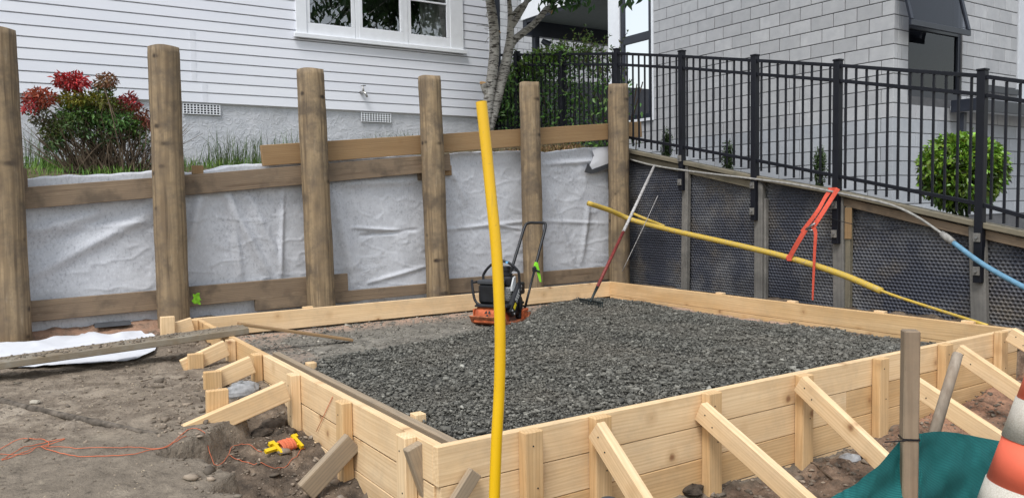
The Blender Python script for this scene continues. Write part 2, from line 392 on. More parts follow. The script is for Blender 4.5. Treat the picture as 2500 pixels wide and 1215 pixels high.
def fabric():
    m = Mt('geotextile', .9, .15); g = m.n('NewGeometry').outputs['Position']
    n1 = m.noise(g, 2.2, 6, .65); n2 = m.noise(m.n('VectorMath', {0: g, 1: (1, 1, .6)}, operation='MULTIPLY').outputs[0], 50, 5, .75); n3 = m.noise(g, 85, 3, .6)
    b = m.ramp(n1, [(.3, (.56, .575, .61)), (.66, (.62, .635, .67))])
    dz_ = m.ramp(m.noise(g, 1.7, 4, .6, .6), [(.4, .15), (.62, 1.)])
    b = m.mix(m.math('MULTIPLY', dz_, .42), b, (.40, .41, .44))
    b = m.mix(m.math('MULTIPLY', m.ramp(n2, [(.52, 0.), (.66, .75)]), m.math('ADD', m.math('MULTIPLY', dz_, .8), .2)), b, (.27, .28, .31))
    b = m.mix(m.ramp(n2, [(.32, .6), (.42, 0.)]), b, (.74, .755, .80))
    b = m.mix(m.math('MULTIPLY', m.ramp(n3, [(.66, 0.), (.72, .6)]), dz_), b, (.16, .16, .17))
    cr = m.math('ABSOLUTE', m.math('SUBTRACT', m.noise(m.n('VectorMath', {0: g, 1: (1, 1, 2.6)}, operation='MULTIPLY').outputs[0], 2.6, 3, .5, 1.5), .5))
    cl = m.math('MULTIPLY', m.ramp(cr, [(0., 1.), (.014, 0.)]), m.ramp(n1, [(.5, 0.), (.62, .6)]))
    m.color(b); m.bump(m.math('ADD', m.math('MULTIPLY', n2, .25), cl), .5, .008); return m.m
FABRIC = fabric()
WFAB = plain('clean_white_fabric', (.62, .63, .66), .9, .15, var=.05, sc_=5)
def dimple():
    m = Mt('dimpled_black_plastic', .5, .4); g = m.n('NewGeometry').outputs['Position']; n1 = m.noise(g, 1.3, 5, .65); n2 = m.noise(g, 30, 4, .7)
    du = m.math('MULTIPLY', m.ramp(n1, [(.42, .05), (.64, 1.)]), m.ramp(n2, [(.3, .25), (.7, 1.)]))
    dc_ = m.ramp(m.noise(g, 2.3, 3), [(.45, (.22, .215, .21)), (.6, (.20, .165, .12))])
    m.color(m.mix(du, (.042, .047, .066), dc_)); m.bump(n2, .15, .003); return m.m
DIMPLE = dimple()
def yellow_dirty():
    m = Mt('scuffed_yellow_pipe', .5, .4); c = m.co()
    b = m.mix(m.ramp(m.noise(c, 38, 5, .75), [(.5, 0.), (.66, .85)]), (.56, .385, .06), (.36, .285, .17))
    m.color(m.mix(m.ramp(m.noise(c, 90, 4, .75), [(.62, 0.), (.7, .9)]), b, (.1, .075, .05))); return m.m
YDIRT = yellow_dirty()
def yellow_clean():
    m = Mt('clean_yellow_pipe', .3, .5); c = m.co()
    b = m.ramp(m.noise(c, 4, 4), [(.3, (.70, .41, .004)), (.7, (.78, .47, .006))])
    b = m.mix(m.ramp(m.noise(c, 70, 4, .7), [(.62, 0.), (.72, .55)]), b, (.40, .26, .04)); b = m.mix(m.ramp(m.noise(m.n('VectorMath', {0: c, 1: (60, 60, 4)}, operation='MULTIPLY').outputs[0], 1., 3), [(.62, 0.), (.74, .5)]), b, (.52, .33, .03)); m.color(b); return m.m
YCLEAN = yellow_clean()
BLUEP = plain('blue_pipe', (.135, .28, .40), .5, .35, var=.15, sc_=20)
GREYH = plain('dirty_grey_hose', (.30, .29, .27), .7, .25, var=.25, sc_=30)
REDW = plain('orange_webbing', (.66, .105, .065), .8, .15, var=.12, sc_=40)
ORANGEW = plain('worn_orange_steel', (.40, .13, .06), .6, .3, var=.45, sc_=22)
ORANGE = plain('orange_paint', (.50, .115, .04), .55, .35, var=.35, sc_=20)
BLACKP = plain('black_plastic', (.012, .013, .016), .45, .4, var=.3)
ENGS = plain('engine_cast_metal', (.33, .34, .34), .45, .5, .5, var=.3, sc_=30)
WHITEM = plain('white_mark', (.55, .56, .56), .6); YELM = plain('yellow_sticker', (.75, .6, .02), .5)
LIME = plain('lime_strap', (.22, .62, .03), .8, .2)
LIMEP = plain('lime_spray_paint', (.33, .78, .05), .7, .2, var=.3, sc_=30)
REDH = plain('dull_red_fibreglass', (.20, .035, .03), .5, .3, var=.25, sc_=30)
SILV = plain('scuffed_pale_handle', (.45, .43, .42), .5, .4, var=.3, sc_=40)
IRON = plain('rake_iron', (.035, .045, .045), .5, .4, .5, var=.3)
WIRE = plain('black_cable', (.012, .012, .014), .5)
STRING = plain('orange_string', (.62, .17, .085), .8, .1)
REELY = plain('yellow_plastic_reel', (.75, .50, .01), .4, .4, var=.05)
CONEO = plain('orange_cone', (.82, .155, .085), .5, .35, var=.06)
def conew():
    m = Mt('reflective_sleeve', .45, .4); c = m.co(rnd=False)
    v = m.n('TexVoronoi', {'Vector': c, 'Scale': 150.0}, feature='DISTANCE_TO_EDGE').outputs[0]
    b = m.ramp(v, [(.0, (.44, .40, .32)), (.12, (.58, .54, .47))]); n = m.noise(c, 9, 5, .7)
    m.color(m.mix(m.ramp(n, [(.5, 0.), (.75, .6)]), b, (.42, .36, .31))); m.bump(v, .2, .002); return m.m
CONEW = conew()
def shade():
    m = Mt('teal_shade_cloth', .75, .2); c = m.co(rnd=False, kind='UV')
    w1 = m.n('TexWave', {'Vector': c, 'Scale': 70.0}, bands_direction='X').outputs[1]; w2 = m.n('TexWave', {'Vector': c, 'Scale': 70.0}, bands_direction='Y').outputs[1]
    k = m.math('MULTIPLY', w1, w2); n = m.noise(m.n('VectorMath', {0: c, 1: (1, 8, 1)}, operation='MULTIPLY').outputs[0], 3, 4)
    b = m.mix(m.ramp(k, [(.05, 0.), (.5, 1.)]), (.004, .045, .045), (.03, .25, .235)); b = m.mix(m.math('MULTIPLY', n, .4), b, (.03, .2, .22))
    m.color(b); m.bump(k, .3, .002); return m.m
SHADE = shade()
def leafmat(name, rough=.45, spec=.4, trans=.25):
    m = Mt(name, rough, spec); a = m.attr('tint'); m.color(a.outputs['Color'])
    tl = m.n('BsdfTranslucent', {'Color': a.outputs['Color']}); mx = m.n('MixShader', {0: trans, 1: m.b.outputs[0], 2: tl.outputs[0]})
    m.t.links.new(mx.outputs[0], m.t.nodes['Material Output'].inputs[0]); return m.m
LEAF = leafmat('leaf'); GLEAF = leafmat('glossy_leaf', .28, .5, .15); GRASSM = leafmat('grass_blade', .6, .3, .3)
def bark():
    m = Mt('grey_cherry_bark', .85, .2); c = m.co(rnd=False); g = m.n('NewGeometry').outputs['Position']
    n1 = m.noise(g, 7, 5); n2 = m.noise(m.n('VectorMath', {0: g, 1: (11, 11, 48)}, operation='MULTIPLY').outputs[0], 1, 4, .6)
    b = m.ramp(n1, [(.3, (.3, .28, .25)), (.7, (.52, .495, .45))]); b = m.mix(m.ramp(n2, [(.5, 0.), (.6, .95)]), b, (.045, .038, .033))
    m.color(b); m.bump(n2, .7, .012); return m.m
BARK = bark()
CUT = plain('cut_wood', (.55, .33, .15), .8, .15)
TWIG = plain('brown_twig', (.10, .072, .05), .9, .1, var=.3)
CONC = plain('rubble_stone', (.30, .30, .30), .9, .2, var=.3, sc_=20)
ASPH = plain('far_ground', (.12, .11, .095), .95, .1)
BRASS = plain('chrome_tap', (.42, .41, .39), .3, .6, .9)
BLUECAP = plain('blue_tape', (.2, .5, .8), .6)
PAVE = plain('garden_path', (.22, .215, .205), .9, .15, var=.2, sc_=4)
# ================================================================== SETTING
def struct(o): o['kind'] = 'structure'; return o
# far ground sheet
struct(link('ground', mesh('ground', [(-400, -400, -.95), (400, -400, -.95), (400, 400, -.95), (-400, 400, -.95)], [[0, 1, 2, 3]]), ASPH))

# ---- dug site: soil, broken asphalt on the left, trench along the boards
def edge_x(y):                     # broken edge of the trodden surface beside the left boards
    return -.30 - .34*sst(.1, .8, y)*(1-sst(1.25, 1.9, y)) + .07*np.sin(y*9.)+.04*np.sin(y*23+1)
def zsoil(x, y, micro=True):
    zl = np.interp(y, [-6, -1, .5, 1.5, 3, 4.7, 5.2], [-.42, -.30, -.225, -.185, -.15, -.115, -.11])
    zf = np.interp(x, [-1, 0, 2.2, 3., 3.7, 4.4, 5.3], [-.66, -.60, -.50, -.44, -.37, -.28, -.2]) - .05*sst(0, -1.5, y)
    tr = np.interp(y, [0, .7, 1.35, 2.2, 3.2, 4.4], [-.50, -.43, -.34, -.22, -.17, -.15])
    n = fbm(x, y, 3, .5, 2.3)
    left = zl + .02*n
    e = edge_x(y) + .10*fbm(x*0, y, 3, .5, 5.)
    k = sst(-.02, .012, x-e)
    k = k*(1-sst(1.7, 2.3, y))
    zz = left*(1-k) + (tr + .05*n)*k
    kf = sst(.02, -.12, y)*sst(-.34, -.1, x+.12*fbm(x, y, 2, .5, 4.)) # front dig
    zz = zz*(1-kf) + (zf+.05*n)*kf
    ins = sst(0, .03, x)*sst(0, .03, y)*(1-sst(W-.03, W, x))*(1-sst(L-.03, L, y))
    zz = zz*(1-ins) - .32*ins
    rs = sst(W-.02, W, x)*sst(-.05, 0., y)*(1-sst(L+.35, L+.5, y))         # strip under the side wall
    zz = zz*(1-rs) + (-.16+.05*n + .05*sst(4.95, 5.3, x))*rs
    zz = zz + (.06*sst(4.72, 4.95, y)+.05*n*sst(4.6, 4.8, y))*(1-sst(.2, .5, x))*(x > -3)
    if micro:
        amp = .009 + .009*sst(1.0, 1.9, y) + .024*np.maximum(k*(1-ins), kf)
        zz = zz + amp*fbm(x, y, 5, .62, 9.) + .05*np.maximum(k*(1-ins), kf)*np.maximum(0, fbm(x, y, 3, .55, 6.))
    return zz
def gp(px, py, dz=0.0):
    """where the line of sight meets the soil"""
    z = -.2
    for _ in range(40):
        p = Zp(px, py, z); z2 = float(zsoil(np.array([p.x]), np.array([p.y]), False)[0])+dz; z = z*.5+z2*.5
    return Zp(px, py, z)
xs = np.concatenate([np.arange(-9, -3.6, .12), np.arange(-3.6, 5.36, .02)]); ys = np.concatenate([np.arange(-9, -2.2, .12), np.arange(-2.2, 4.96, .02)])
GX, GY = np.meshgrid(xs, ys, indexing='ij'); GZ = zsoil(GX, GY)
me = grid_mesh('site_ground', np.stack([GX, GY, GZ], -1))
e_ = edge_x(GY) + .10*fbm(GX*0, GY, 3, .5, 5.)
trk = sst(-.02, .05, GX-e_)*(1-sst(1.7, 2.3, GY))*(GX < .3); frk = sst(.02, -.12, GY)*sst(-.34, -.1, GX)
asph = (1-trk)*(1-frk)*(1-sst(1.35, 2.0, GY+.35*fbm(GX, GY, 3, .5, 1.7)+.32*(GX+.6)))
damp = np.clip(trk+frk, 0, 1)
side = (GX > W)*1.0
clay = np.clip(frk*sst(-.6, -.1, GY)*sst(2.6, 3.4, GX) + ((GY > 4.2) & (GX < .2))*.8*sst(4.25, 4.5, GY) + frk*.2, 0, 1)
for nm, a in (('asphalt', asph), ('damp', np.clip(damp+side, 0, 1)), ('clay', clay)):
    at = me.attributes.new(nm, 'FLOAT', 'POINT'); at.data.foreach_set('value', a.astype(np.float32).ravel())
struct(link('site_ground', me, SOIL))

# ---- bank above the retaining wall
def zbank(x, y):
    top = np.interp(x, [-9, -1.3, 1, 2.5, 4, 5.3], [1.1, 1.15, 1.2, 1.27, 1.38, 1.47])
    hse = np.interp(x, [-9, 0, 1.2, 3.2, 4.6, 5.4], [1.38, 1.42, 1.46, 1.66, 1.86, 1.95])
    k = np.clip((y-4.98)/(7.6-4.98), 0, 1); k = 1-(1-k)**1.6
    return top*(1-k)+hse*k
bx_ = np.arange(-9, 5.35, .05); by_ = np.arange(5.06, 7.75, .05); BX, BY = np.meshgrid(bx_, by_, indexing='ij')
BZ = zbank(BX, BY) + .03*fbm(BX, BY, 4, .55, 5.) - .03
P = np.stack([BX, BY, BZ], -1)
face = P[:, :1].copy(); face[:, :, 2] = -.4; face[:, :, 1] = 5.06
struct(link('bank_terrain', grid_mesh('bank', np.concatenate([face, P], 1)), BANK))

# ---- neighbour's sloping path behind the black fence
def zcap(y):                       # top of the side wall's capping along Y
    return np.interp(y, CAPY, CAPZ)
XF = 5.25                          # black fence line
cap_px = [(1535, 362), (1665, 392), (1841, 428), (2030, 461), (2200, 498), (2392, 541), (2500, 566)]
cap_pts = [X(a, b, XF) for a, b in cap_px]
CAPY = [p.y for p in cap_pts][::-1]; CAPZ = [p.z for p in cap_pts][::-1]
CAPY = [-3.0] + CAPY + [9.0]; CAPZ = [CAPZ[0]-(CAPY[1]+3.0)*.2] + CAPZ + [2.05]
ny = np.arange(-3, 24, .2); nx = np.arange(5.36, 18, .3)
NX, NY = np.meshgrid(nx, ny, indexing='ij'); NZ = np.interp(NY, CAPY, CAPZ) - .05 - .3*(np.minimum(NX, 9)-5.36)
struct(link('garden_path', grid_mesh('garden_path', np.stack([NX, NY, NZ], -1)), PAVE))

# ================================================================== WEATHERBOARD HOUSE
YH = 7.6
house = thing('weatherboard_house', 'white weatherboard house with rough plastered base and casement window', 'house', (1, YH, 1.4))
HX0, HX1 = -4.0, 5.02
wl = Y(722, 60, YH).x; wr = Y(1126, 100, YH).x; ZS = 3.135         # window opening and sill
cov = .1245; zb = 2.195; ztop = 4.7
k = 0; z = zb
while z < ztop:
    ct = min(cov, ZS-.034-z) if z+.03 < ZS-.034 else cov
    segs = [(HX0, HX1)] if z+.03 < ZS-.034 else [(HX0, wl-.005), (wr+.005, HX1)]
    if z+.03 < ZS-.034 < z+cov: segs = [(HX0, wl-.005), (wr+.005, HX1), (wl-.0045, wr+.0045)]
    for si, (a, b) in enumerate(segs):
        ct_ = ct if si == 2 else cov
        prof = [(YH+.02, z+.011), (YH-.026, z+.011), (YH-.028, z+.014), (YH-.022, z+ct_), (YH+.02, z+ct_)]
        v = [(x-(a+b)/2, p[0]-YH, p[1]-z) for x in (a, b) for p in prof]; n = 5
        f = [[i, (i+1) % n, n+(i+1) % n, n+i] for i in range(n)] + [list(range(n))[::-1], [n+i for i in range(n)]]
        link('weatherboard', mesh('weatherboard', v, [q[::-1] for q in f]), SIDING, house, Matrix.Translation(((a+b)/2, YH, z)))
    z += cov; k += 1
boxw('groove_backing', HX0, wl, YH+.0, YH+.019, zb, ztop, SIDING, house); boxw('groove_backing', wr, HX1-.03, YH+.0, YH+.019, zb, ztop, SIDING, house); boxw('groove_backing', wl+.003, wr-.003, YH+.0, YH+.019, zb, ZS-.06, SIDING, house)
for (px, k0, k1) in ((472, 2, 7), (497, 0, 2)):      # butt joint covers
    xj = Y(px, 150, YH-.03).x
    for k in range(k0, k1): boxw('joint_cover', xj-.03, xj+.03, YH-.0295, YH-.024, zb+k*cov+.0145, zb+(k+1)*cov-.002, SIDING, house, 'x', .0005)
# plaster base in relief
px_ = np.arange(HX0, HX1+.01, .02); pz_ = np.arange(1.0, 2.235, .02); PX, PZ = np.meshgrid(px_, pz_, indexing='ij')
PY = YH+.012 - .004*fbm(PX, PZ, 4, .6, 7.) - .003*np.maximum(0, 1-np.abs(fbm(PX*.6, PZ*1.5, 3, .5, 9.))*14)
link('plaster_base', grid_mesh('plaster_base', np.stack([PX, PY, PZ], -1)), PLASTER, house)
boxw('side_wall', HX1-.02, HX1, YH+.001, YH+2.2, 1.2, ztop, SIDING, house)
boxw('corner_board', HX1-.07, HX1+.03, YH-.045, YH-.031, 2.18, ztop, TRIM, house, 'z')
boxw('backing_wall', HX0, wl, YH+.06, YH+.1, 1.2, ztop, TRIM, house); boxw('backing_wall', wr, HX1-.03, YH+.06, YH+.1, 1.2, ztop, TRIM, house)
boxw('backing_wall', wl+.003, wr-.003, YH+.06, YH+.1, 1.2, ZS-.06, TRIM, house)
boxw('downpipe', HX1+.04, HX1+.15, YH-.03, YH+.07, 2.45, ztop, NAVY, house, 'z', .012)
# air vents in the base
for (a, b, c, d) in ((448, 254, 536, 284), (883, 275, 953, 304)):
    p0 = Y(a, d, YH-.01); p1 = Y(c, b, YH-.01); x0, x1 = p0.x, p1.x; z1 = 2.186; z0 = z1-.118
    vent = link('air_vent', box_mesh(x1-x0, .012, z1-z0, .001), DARK, house, Matrix.Translation(((x0+x1)/2, YH-.001, (z0+z1)/2)))
    ROOTINV[vent.name] = (ROOTINV[house.name].inverted() @ vent.matrix_basis).inverted() if False else Matrix.Identity(4)
    parts = []; w_ = x1-x0; h_ = z1-z0; nc, nr = 11, 4; hx, hz = w_/nc, h_/nr
    for i in range(nc+1): parts.append(box_geo(-w_/2+i*hx-hx*.15, -w_/2+i*hx+hx*.15, -.016, -.006, -h_/2-.004, h_/2+.004))
    for j in range(nr+1): parts.append(box_geo(-w_/2-.008, w_/2+.008, -.0155, -.0065, -h_/2+j*hz-hz*.15, -h_/2+j*hz+hz*.15))
    joined('lattice', parts, TRIM, vent)
# window: casing, sill, sashes, panes
YW = YH-.035
win = link('window', box_mesh(wr-wl+.10, .05, .055, .004), TRIM, house, Matrix.Translation(((wl+wr)/2, YW-.03, ZS-.005)))   # the sill carries the rest
MW = ((wl+wr)/2, YW-.03, ZS-.005); inv = Matrix.Translation(-Vector(MW))
def wpart(name, x0, x1, y0, y1, z0, z1, mat, g='z', bev=.003):
    return link(name, box_mesh(*( (x1-x0, y1-y0, z1-z0) if g == 'x' else (z1-z0, y1-y0, x1-x0)), bev), mat, win, inv @ Matrix.Translation(((x0+x1)/2, (y0+y1)/2, (z0+z1)/2)) @ AXM[g])
zt = 4.55
xp = [Y(px, 40, YW).x for px in (726, 742, 757, 858, 874, 884, 976, 992, 1003, 1090, 1106, 1122)]
wpart('casing', wl-.01, xp[2]-.052, YW-.02, YW+.03, ZS+.0235, zt, TRIM); wpart('casing', xp[9]+.052, wr+.01, YW-.02, YW+.03, ZS+.0235, zt, TRIM)
wpart('mullion', xp[3]+.055, xp[5]-.05, YW-.012, YW+.03, ZS+.0235, zt, TRIM); wpart('mullion', xp[6]+.05, xp[8]-.055, YW-.012, YW+.03, ZS+.0235, zt, TRIM)
for i, (a, b, zbot) in enumerate(((xp[2], xp[3], Y(757, 56, YW).z), (xp[5], xp[6], Y(884, 68, YW).z), (xp[8], xp[9], Y(1003, 83, YW).z))):
    yo = -.006 if i == 1 else .004
    wpart('sash_rail', a-.05, b+.05, YW-.01+yo, YW+.028, ZS+.026, zbot, TRIM, 'x')
    wpart('sash_stile', a-.05, a, YW-.01+yo, YW+.028, zbot+.001, zt, TRIM); wpart('sash_stile', b, b+.05, YW-.01+yo, YW+.028, zbot+.001, zt, TRIM)
    link('pane', mesh('pane', [(a, YW+.01, zbot), (b, YW+.01, zbot), (b, YW+.01, zt), (a, YW+.01, zt)], [[0, 1, 2, 3]]), GLASS, win, inv)
    if i == 2: wpart('glazing_bar', a+.001, b-.001, YW-.004, YW+.02, Y(1050, 6, YW).z-.012, Y(1050, 6, YW).z+.012, TRIM, 'x')
# dark room and curtain behind the panes
room = joined('room', [box_geo(wl+.03, wr-.03, YH+1.6, YH+1.63, ZS-.1, zt), box_geo(wl+.0, wl+.03, YH+.07, YH+1.6, ZS-.1, zt), box_geo(wr-.03, wr, YH+.07, YH+1.6, ZS-.1, zt), box_geo(wl, wr, YH+.11, YH+1.63, ZS-.13, ZS-.1), box_geo(wl, wr, YH+.0, YH+1.63, zt, zt+.03)], DARK, house)
cx = np.linspace(xp[8]+.17, xp[9]+.06, 60); cz = np.array([ZS, zt]); CX_, CZ_ = np.meshgrid(cx, cz, indexing='ij')
link('curtain', grid_mesh('curtain', np.stack([CX_, YH+.03+.018*np.sin(CX_*62)+.01*np.sin(CX_*23), CZ_], -1)), CURT, house)
# tap
t0 = Y(884, 226, YH-.035)
tap = thing('garden_tap', 'small metal garden tap on the white weatherboards', 'tap', (t0.x, YH-.03, t0.z))
joined('tap_body', [tube_geo([t0+Vector((-.02, .03, -.0)), t0+Vector((0, -.04, 0)), t0+Vector((.015, -.08, -.02)), t0+Vector((.03, -.1, -.07))], [.02, .02, .017, .014], 10), tube_geo([t0+Vector((0, -.045, 0)), t0+Vector((-.004, -.05, .075))], [.016, .009], 8)], BRASS, tap, True)
joined('tap_handle', [tube_geo([t0+Vector((-.035, -.05, .082)), t0+Vector((.032, -.05, .088))], .008, 8)], STEEL, tap, True)

# ================================================================== BLOCK HOUSE
XB = 8.8; YB = 3.507; CH = .1945; BL = .372; zj = 2.963
bh = thing('block_house', 'grey concrete block house with dark framed windows behind the black fence', 'house', (XB, YB, 1))
YE = 9.345
w0 = X(1592, 50, XB).y; w1 = X(1514, 50, XB).y; wz0 = X(1592, 287, XB).z          # tall window in the long side
fw0 = Y(2218, 150, YB).x; fw1 = Y(2350, 150, YB).x; fz0 = 2.30                          # window in the end wall
ncnt = 0
BLKS = []
def blk(p0, p1, z0, z1, mat, axis):
    BLKS.append((p0, p1, z0, z1, mat, axis))
def put_blk(p0, p1, z0, z1, mat, axis):
    g = .006
    if axis == 'y': boxw('block', XB, XB+.09, p0+g, p1-g, z0+g, z1-g, mat, bh, 'y', .004, share=True)
    else: boxw('block', p0+g, p1-g, YB, YB+.09, z0+g, z1-g, mat, bh, 'x', .004, share=True)
rows = range(-12, 9)
for r in rows:
    z0 = zj + r*CH; z1 = z0+CH; off = (r % 2)*BL/2
    y = YB-.006; first = True
    low = z1 < 2.12+.0
    while y < w1+.02:
        ln = (BL/2+.19 if False else (BL if (r % 2 or not first) else BL/2)); first = False
        a, b = y, min(y+ln, YE)
        vis = X(0, 0, XB) is not None
        segs = [(a, b)]
        if z1 > wz0+.02 and b > w0:
            segs = [(a, min(b, w0))] if a < w0-.03 else []
        for s in segs:
            zc = np.interp(s[0], CAPY, CAPZ)
            if z1 > zc*1.45-.95*.45-.72: blk(s[0], s[1], z0, z1, BLOCKL if (z1 < 2.12+.0*s[0]) else BLOCK, 'y'); ncnt += 1
        y += ln
    x = XB+.094; first = True
    while x < (12.1 if z1 > 2.2 else 14.2):
        ln = BL-.094 if (first and r % 2 == 0) else (BL/2-.094 if first else BL); first = False
        a, b = x, min(x+ln, 12.15 if z1 > 2.2 else 14.6); segs = [(a, b)]
        if z1 > fz0+.02:
            segs = []
            if a < fw0-.02: segs.append((a, min(b, fw0)))
            if b > fw1+.02: segs.append((max(a, fw1), b))
        for s in segs:
            if s[1]-s[0] > .02 and z1 > .2: blk(s[0], s[1], z0, z1, BLOCKL if z1 < 2.12 else BLOCK, 'x'); ncnt += 1
        x += ln
def blk_key(b):
    c = (XB, (b[0]+b[1])/2, (b[2]+b[3])/2) if b[5] == 'y' else ((b[0]+b[1])/2, YB, (b[2]+b[3])/2)
    px, py, z = pj(c); capy = float(np.interp(X(px, 400, XF).y, CAPY, CAPZ)); lim = pj((XF, X(px, 400, XF).y, capy))[1]
    out = px < 1480 or px > 2530 or py < -30 or py > lim+25
    return (1 if out else 0, z)
BLKS.sort(key=blk_key)
for b in BLKS[:298]: put_blk(*b)
rest = {}
for (p0, p1, z0, z1, mat, axis) in BLKS[298:]:
    g = .006; rest.setdefault(mat.name, []).append(box_geo(XB, XB+.09, p0+g, p1-g, z0+g, z1-g) if axis == 'y' else box_geo(p0+g, p1-g, YB, YB+.09, z0+g, z1-g))
for mn, parts in rest.items(): joined('block_courses', parts, bpy.data.materials[mn], bh)['kind'] = 'stuff'
print('visible blocks', sum(1 for b in BLKS if blk_key(b)[0] == 0))
boxw('mortar_core', XB+.012, XB+.14, YB+.014, w0, -.6, 4.9, MORTAR, bh); boxw('mortar_core', XB+.012, XB+.14, w0, YE, -.6, wz0, MORTAR, bh)
boxw('mortar_core', XB+.14, fw0, YB+.012, YB+.14, -.6, 4.9, MORTAR, bh); boxw('mortar_core', fw1, 12.14, YB+.012, YB+.14, -.6, 4.9, MORTAR, bh); boxw('mortar_core', 12.141, 14.6, YB+.012, YB+.14, -.6, 2.19, MORTAR, bh); boxw('mortar_core', fw0, fw1, YB+.012, YB+.14, -.6, fz0, MORTAR, bh)
# tall side window with white corner trim
boxw('corner_trim', XB-.03, XB+.06, w1, YE, 1.4, 4.9, TRIM, bh, 'z'); boxw('window_trim', XB-.02, XB+.03, w0-.035, w0+.012, wz0-.05, 4.9, TRIM, bh, 'z')
boxw('window_sill', XB-.04, XB+.03, w0+.014, w1-.002, wz0-.05, wz0+.0, TRIM, bh, 'y')
zm = X(1555, 92, XB).z
for (a, b, c, d) in ((w0+.014, w0+.10, wz0+.002, 4.9), (w1-.09, w1-.002, wz0+.002, 4.9)): boxw('window_frame', XB+.0, XB+.06, a, b, c, d, NAVY, bh, 'z')
for (c, d) in ((wz0+.002, wz0+.09), (zm-.08, zm+.07)): boxw('window_frame', XB+.002, XB+.058, w0+.102, w1-.092, c, d, NAVY, bh, 'y')
for c_, d_ in ((wz0+.092, zm-.082), (zm+.072, 4.9)): link('pane', mesh('pane', [(XB+.03, w0+.1, c_), (XB+.03, w1-.09, c_), (XB+.03, w1-.09, d_), (XB+.03, w0+.1, d_)], [[0, 1, 2, 3]]), GLASSB, bh)
joined('room', [box_geo(XB+2, XB+2.05, YB+.3, YE, 1, 5), box_geo(XB+.16, XB+2, YE-.05, YE, 1, 5), box_geo(XB+.16, XB+2, YB+.3, YB+.35, 1, 5), box_geo(XB+.16, XB+2, YB+.3, YE, .95, 1), box_geo(XB+.05, XB+2, YB+.14, YE, 4.95, 5)], DARK, bh)
# end wall window: fixed lower pane and open awning sash
YF = YB+.06
zmid = Y(2290, 66, YF).z-.06
boxw('window_frame', fw0+.004, fw0+.06, YF-.03, YF+.04, fz0+.004, 4.6, NAVY, bh, 'z'); boxw('window_frame', fw1-.07, fw1-.004, YF-.03, YF+.04, fz0+.004, 4.6, NAVY, bh, 'z')
boxw('window_frame', fw0+.062, fw1-.072, YF-.028, YF+.038, fz0+.004, fz0+.09, NAVY, bh, 'x'); boxw('window_frame', fw0+.062, fw1-.072, YF-.028, YF+.038, zmid-.04, zmid+.04, NAVY, bh, 'x')
link('pane', mesh('pane', [(fw0+.06, YF, fz0+.09), (fw1-.07, YF, fz0+.09), (fw1-.07, YF, zmid-.04), (fw0+.06, YF, zmid-.04)], [[0, 1, 2, 3]]), GLASSD, bh)
joined('blind', [box_geo(fw0+.25, fw0+.55, YF+.3, YF+.31, fz0+.3, 4.6), box_geo(fw0+.85, fw0+1.05, YF+.3, YF+.31, fz0, 4.6)], PALEW, bh)
sa, sb = Y(2222, 56, YF-.33), Y(2368, 80, YF-.33); cxm = (sa.x+sb.x)/2; lx = (sb.x-sa.x)/2; zs_ = (sa.z+sb.z)/2
aw = link('awning_sash', box_mesh(lx*2, .035, .075, .004), NAVY, bh, Matrix.Translation((cxm, YF-.33, zs_)))
ai = Matrix.Translation(-Vector((cxm, YF-.33, zs_)))
for s in (-1, 1):
    M_, l_ = frame_from((cxm+s*(lx-.03), YF-.33, zs_+.04), (cxm+s*(lx-.03), YF-.02, zs_+1.3), (0, 1, 0)); link('sash_stile', box_mesh(l_, .06, .035, .003), NAVY, aw, ai @ M_)
link('pane', mesh('pane', [(cxm-lx+.06, YF-.325, zs_+.038), (cxm+lx-.06, YF-.325, zs_+.038), (cxm+lx-.06, YF-.02, zs_+1.3), (cxm-lx+.06, YF-.02, zs_+1.3)], [[0, 1, 2, 3]]), GLASSD, aw, ai)
joined('room', [box_geo(fw0, fw1, YB+1.5, YB+1.55, 2, 4.8), box_geo(fw0-.02, fw0, YB+.15, YB+1.5, 2, 4.8), box_geo(fw1, fw1+.02, YB+.15, YB+1.5, 2, 4.8), box_geo(fw0, fw1, YB+.15, YB+1.5, 2.0, 2.05), box_geo(fw0, fw1, YB+.05, YB+1.5, 4.75, 4.8)], DARK, bh)
# pale wall past the block end, low porch roof
pw = tag(boxw('pale_wall', 12.16, 18, YB-.02, YB+.2, 2.24, 4.9, PALEW), 'pale smooth rendered wall at the right edge past the blocks', 'wall')
porch = thing('porch_roof', 'low dark porch roof at the right end of the block house', 'porch roof', (12.4, YB-.6, 1))
q = Y(2378, 242, YB-.35); PD = .4
boxw('fascia', q.x, 17, YB-PD, YB-PD+.04, q.z-.16, q.z+.0, NAVY, porch); boxw('roof_slab', q.x+.01, 17, YB-PD+.04, YB-.26, q.z-.05, q.z+.012, NAVY, porch)
boxw('gutter', q.x-.04, q.x+.0, YB-PD, YB-.05, q.z-.16, q.z+.012, NAVY, porch, 'y'); boxw('soffit', q.x+.02, 17, YB-PD+.05, YB-.01, q.z-.12, q.z-.06, PALEW, porch)
boxw('upper_flashing', Y(2392, 214, YB-.03).x, 12.14, YB-.06, YB-.012, Y(2392, 222, YB-.03).z, Y(2392, 208, YB-.03).z, NAVY, porch)
boxw('downpipe', q.x+.03, q.x+.11, YB-.2, YB-.12, q.z-.5, q.z-.165, NAVY, porch, 'z')
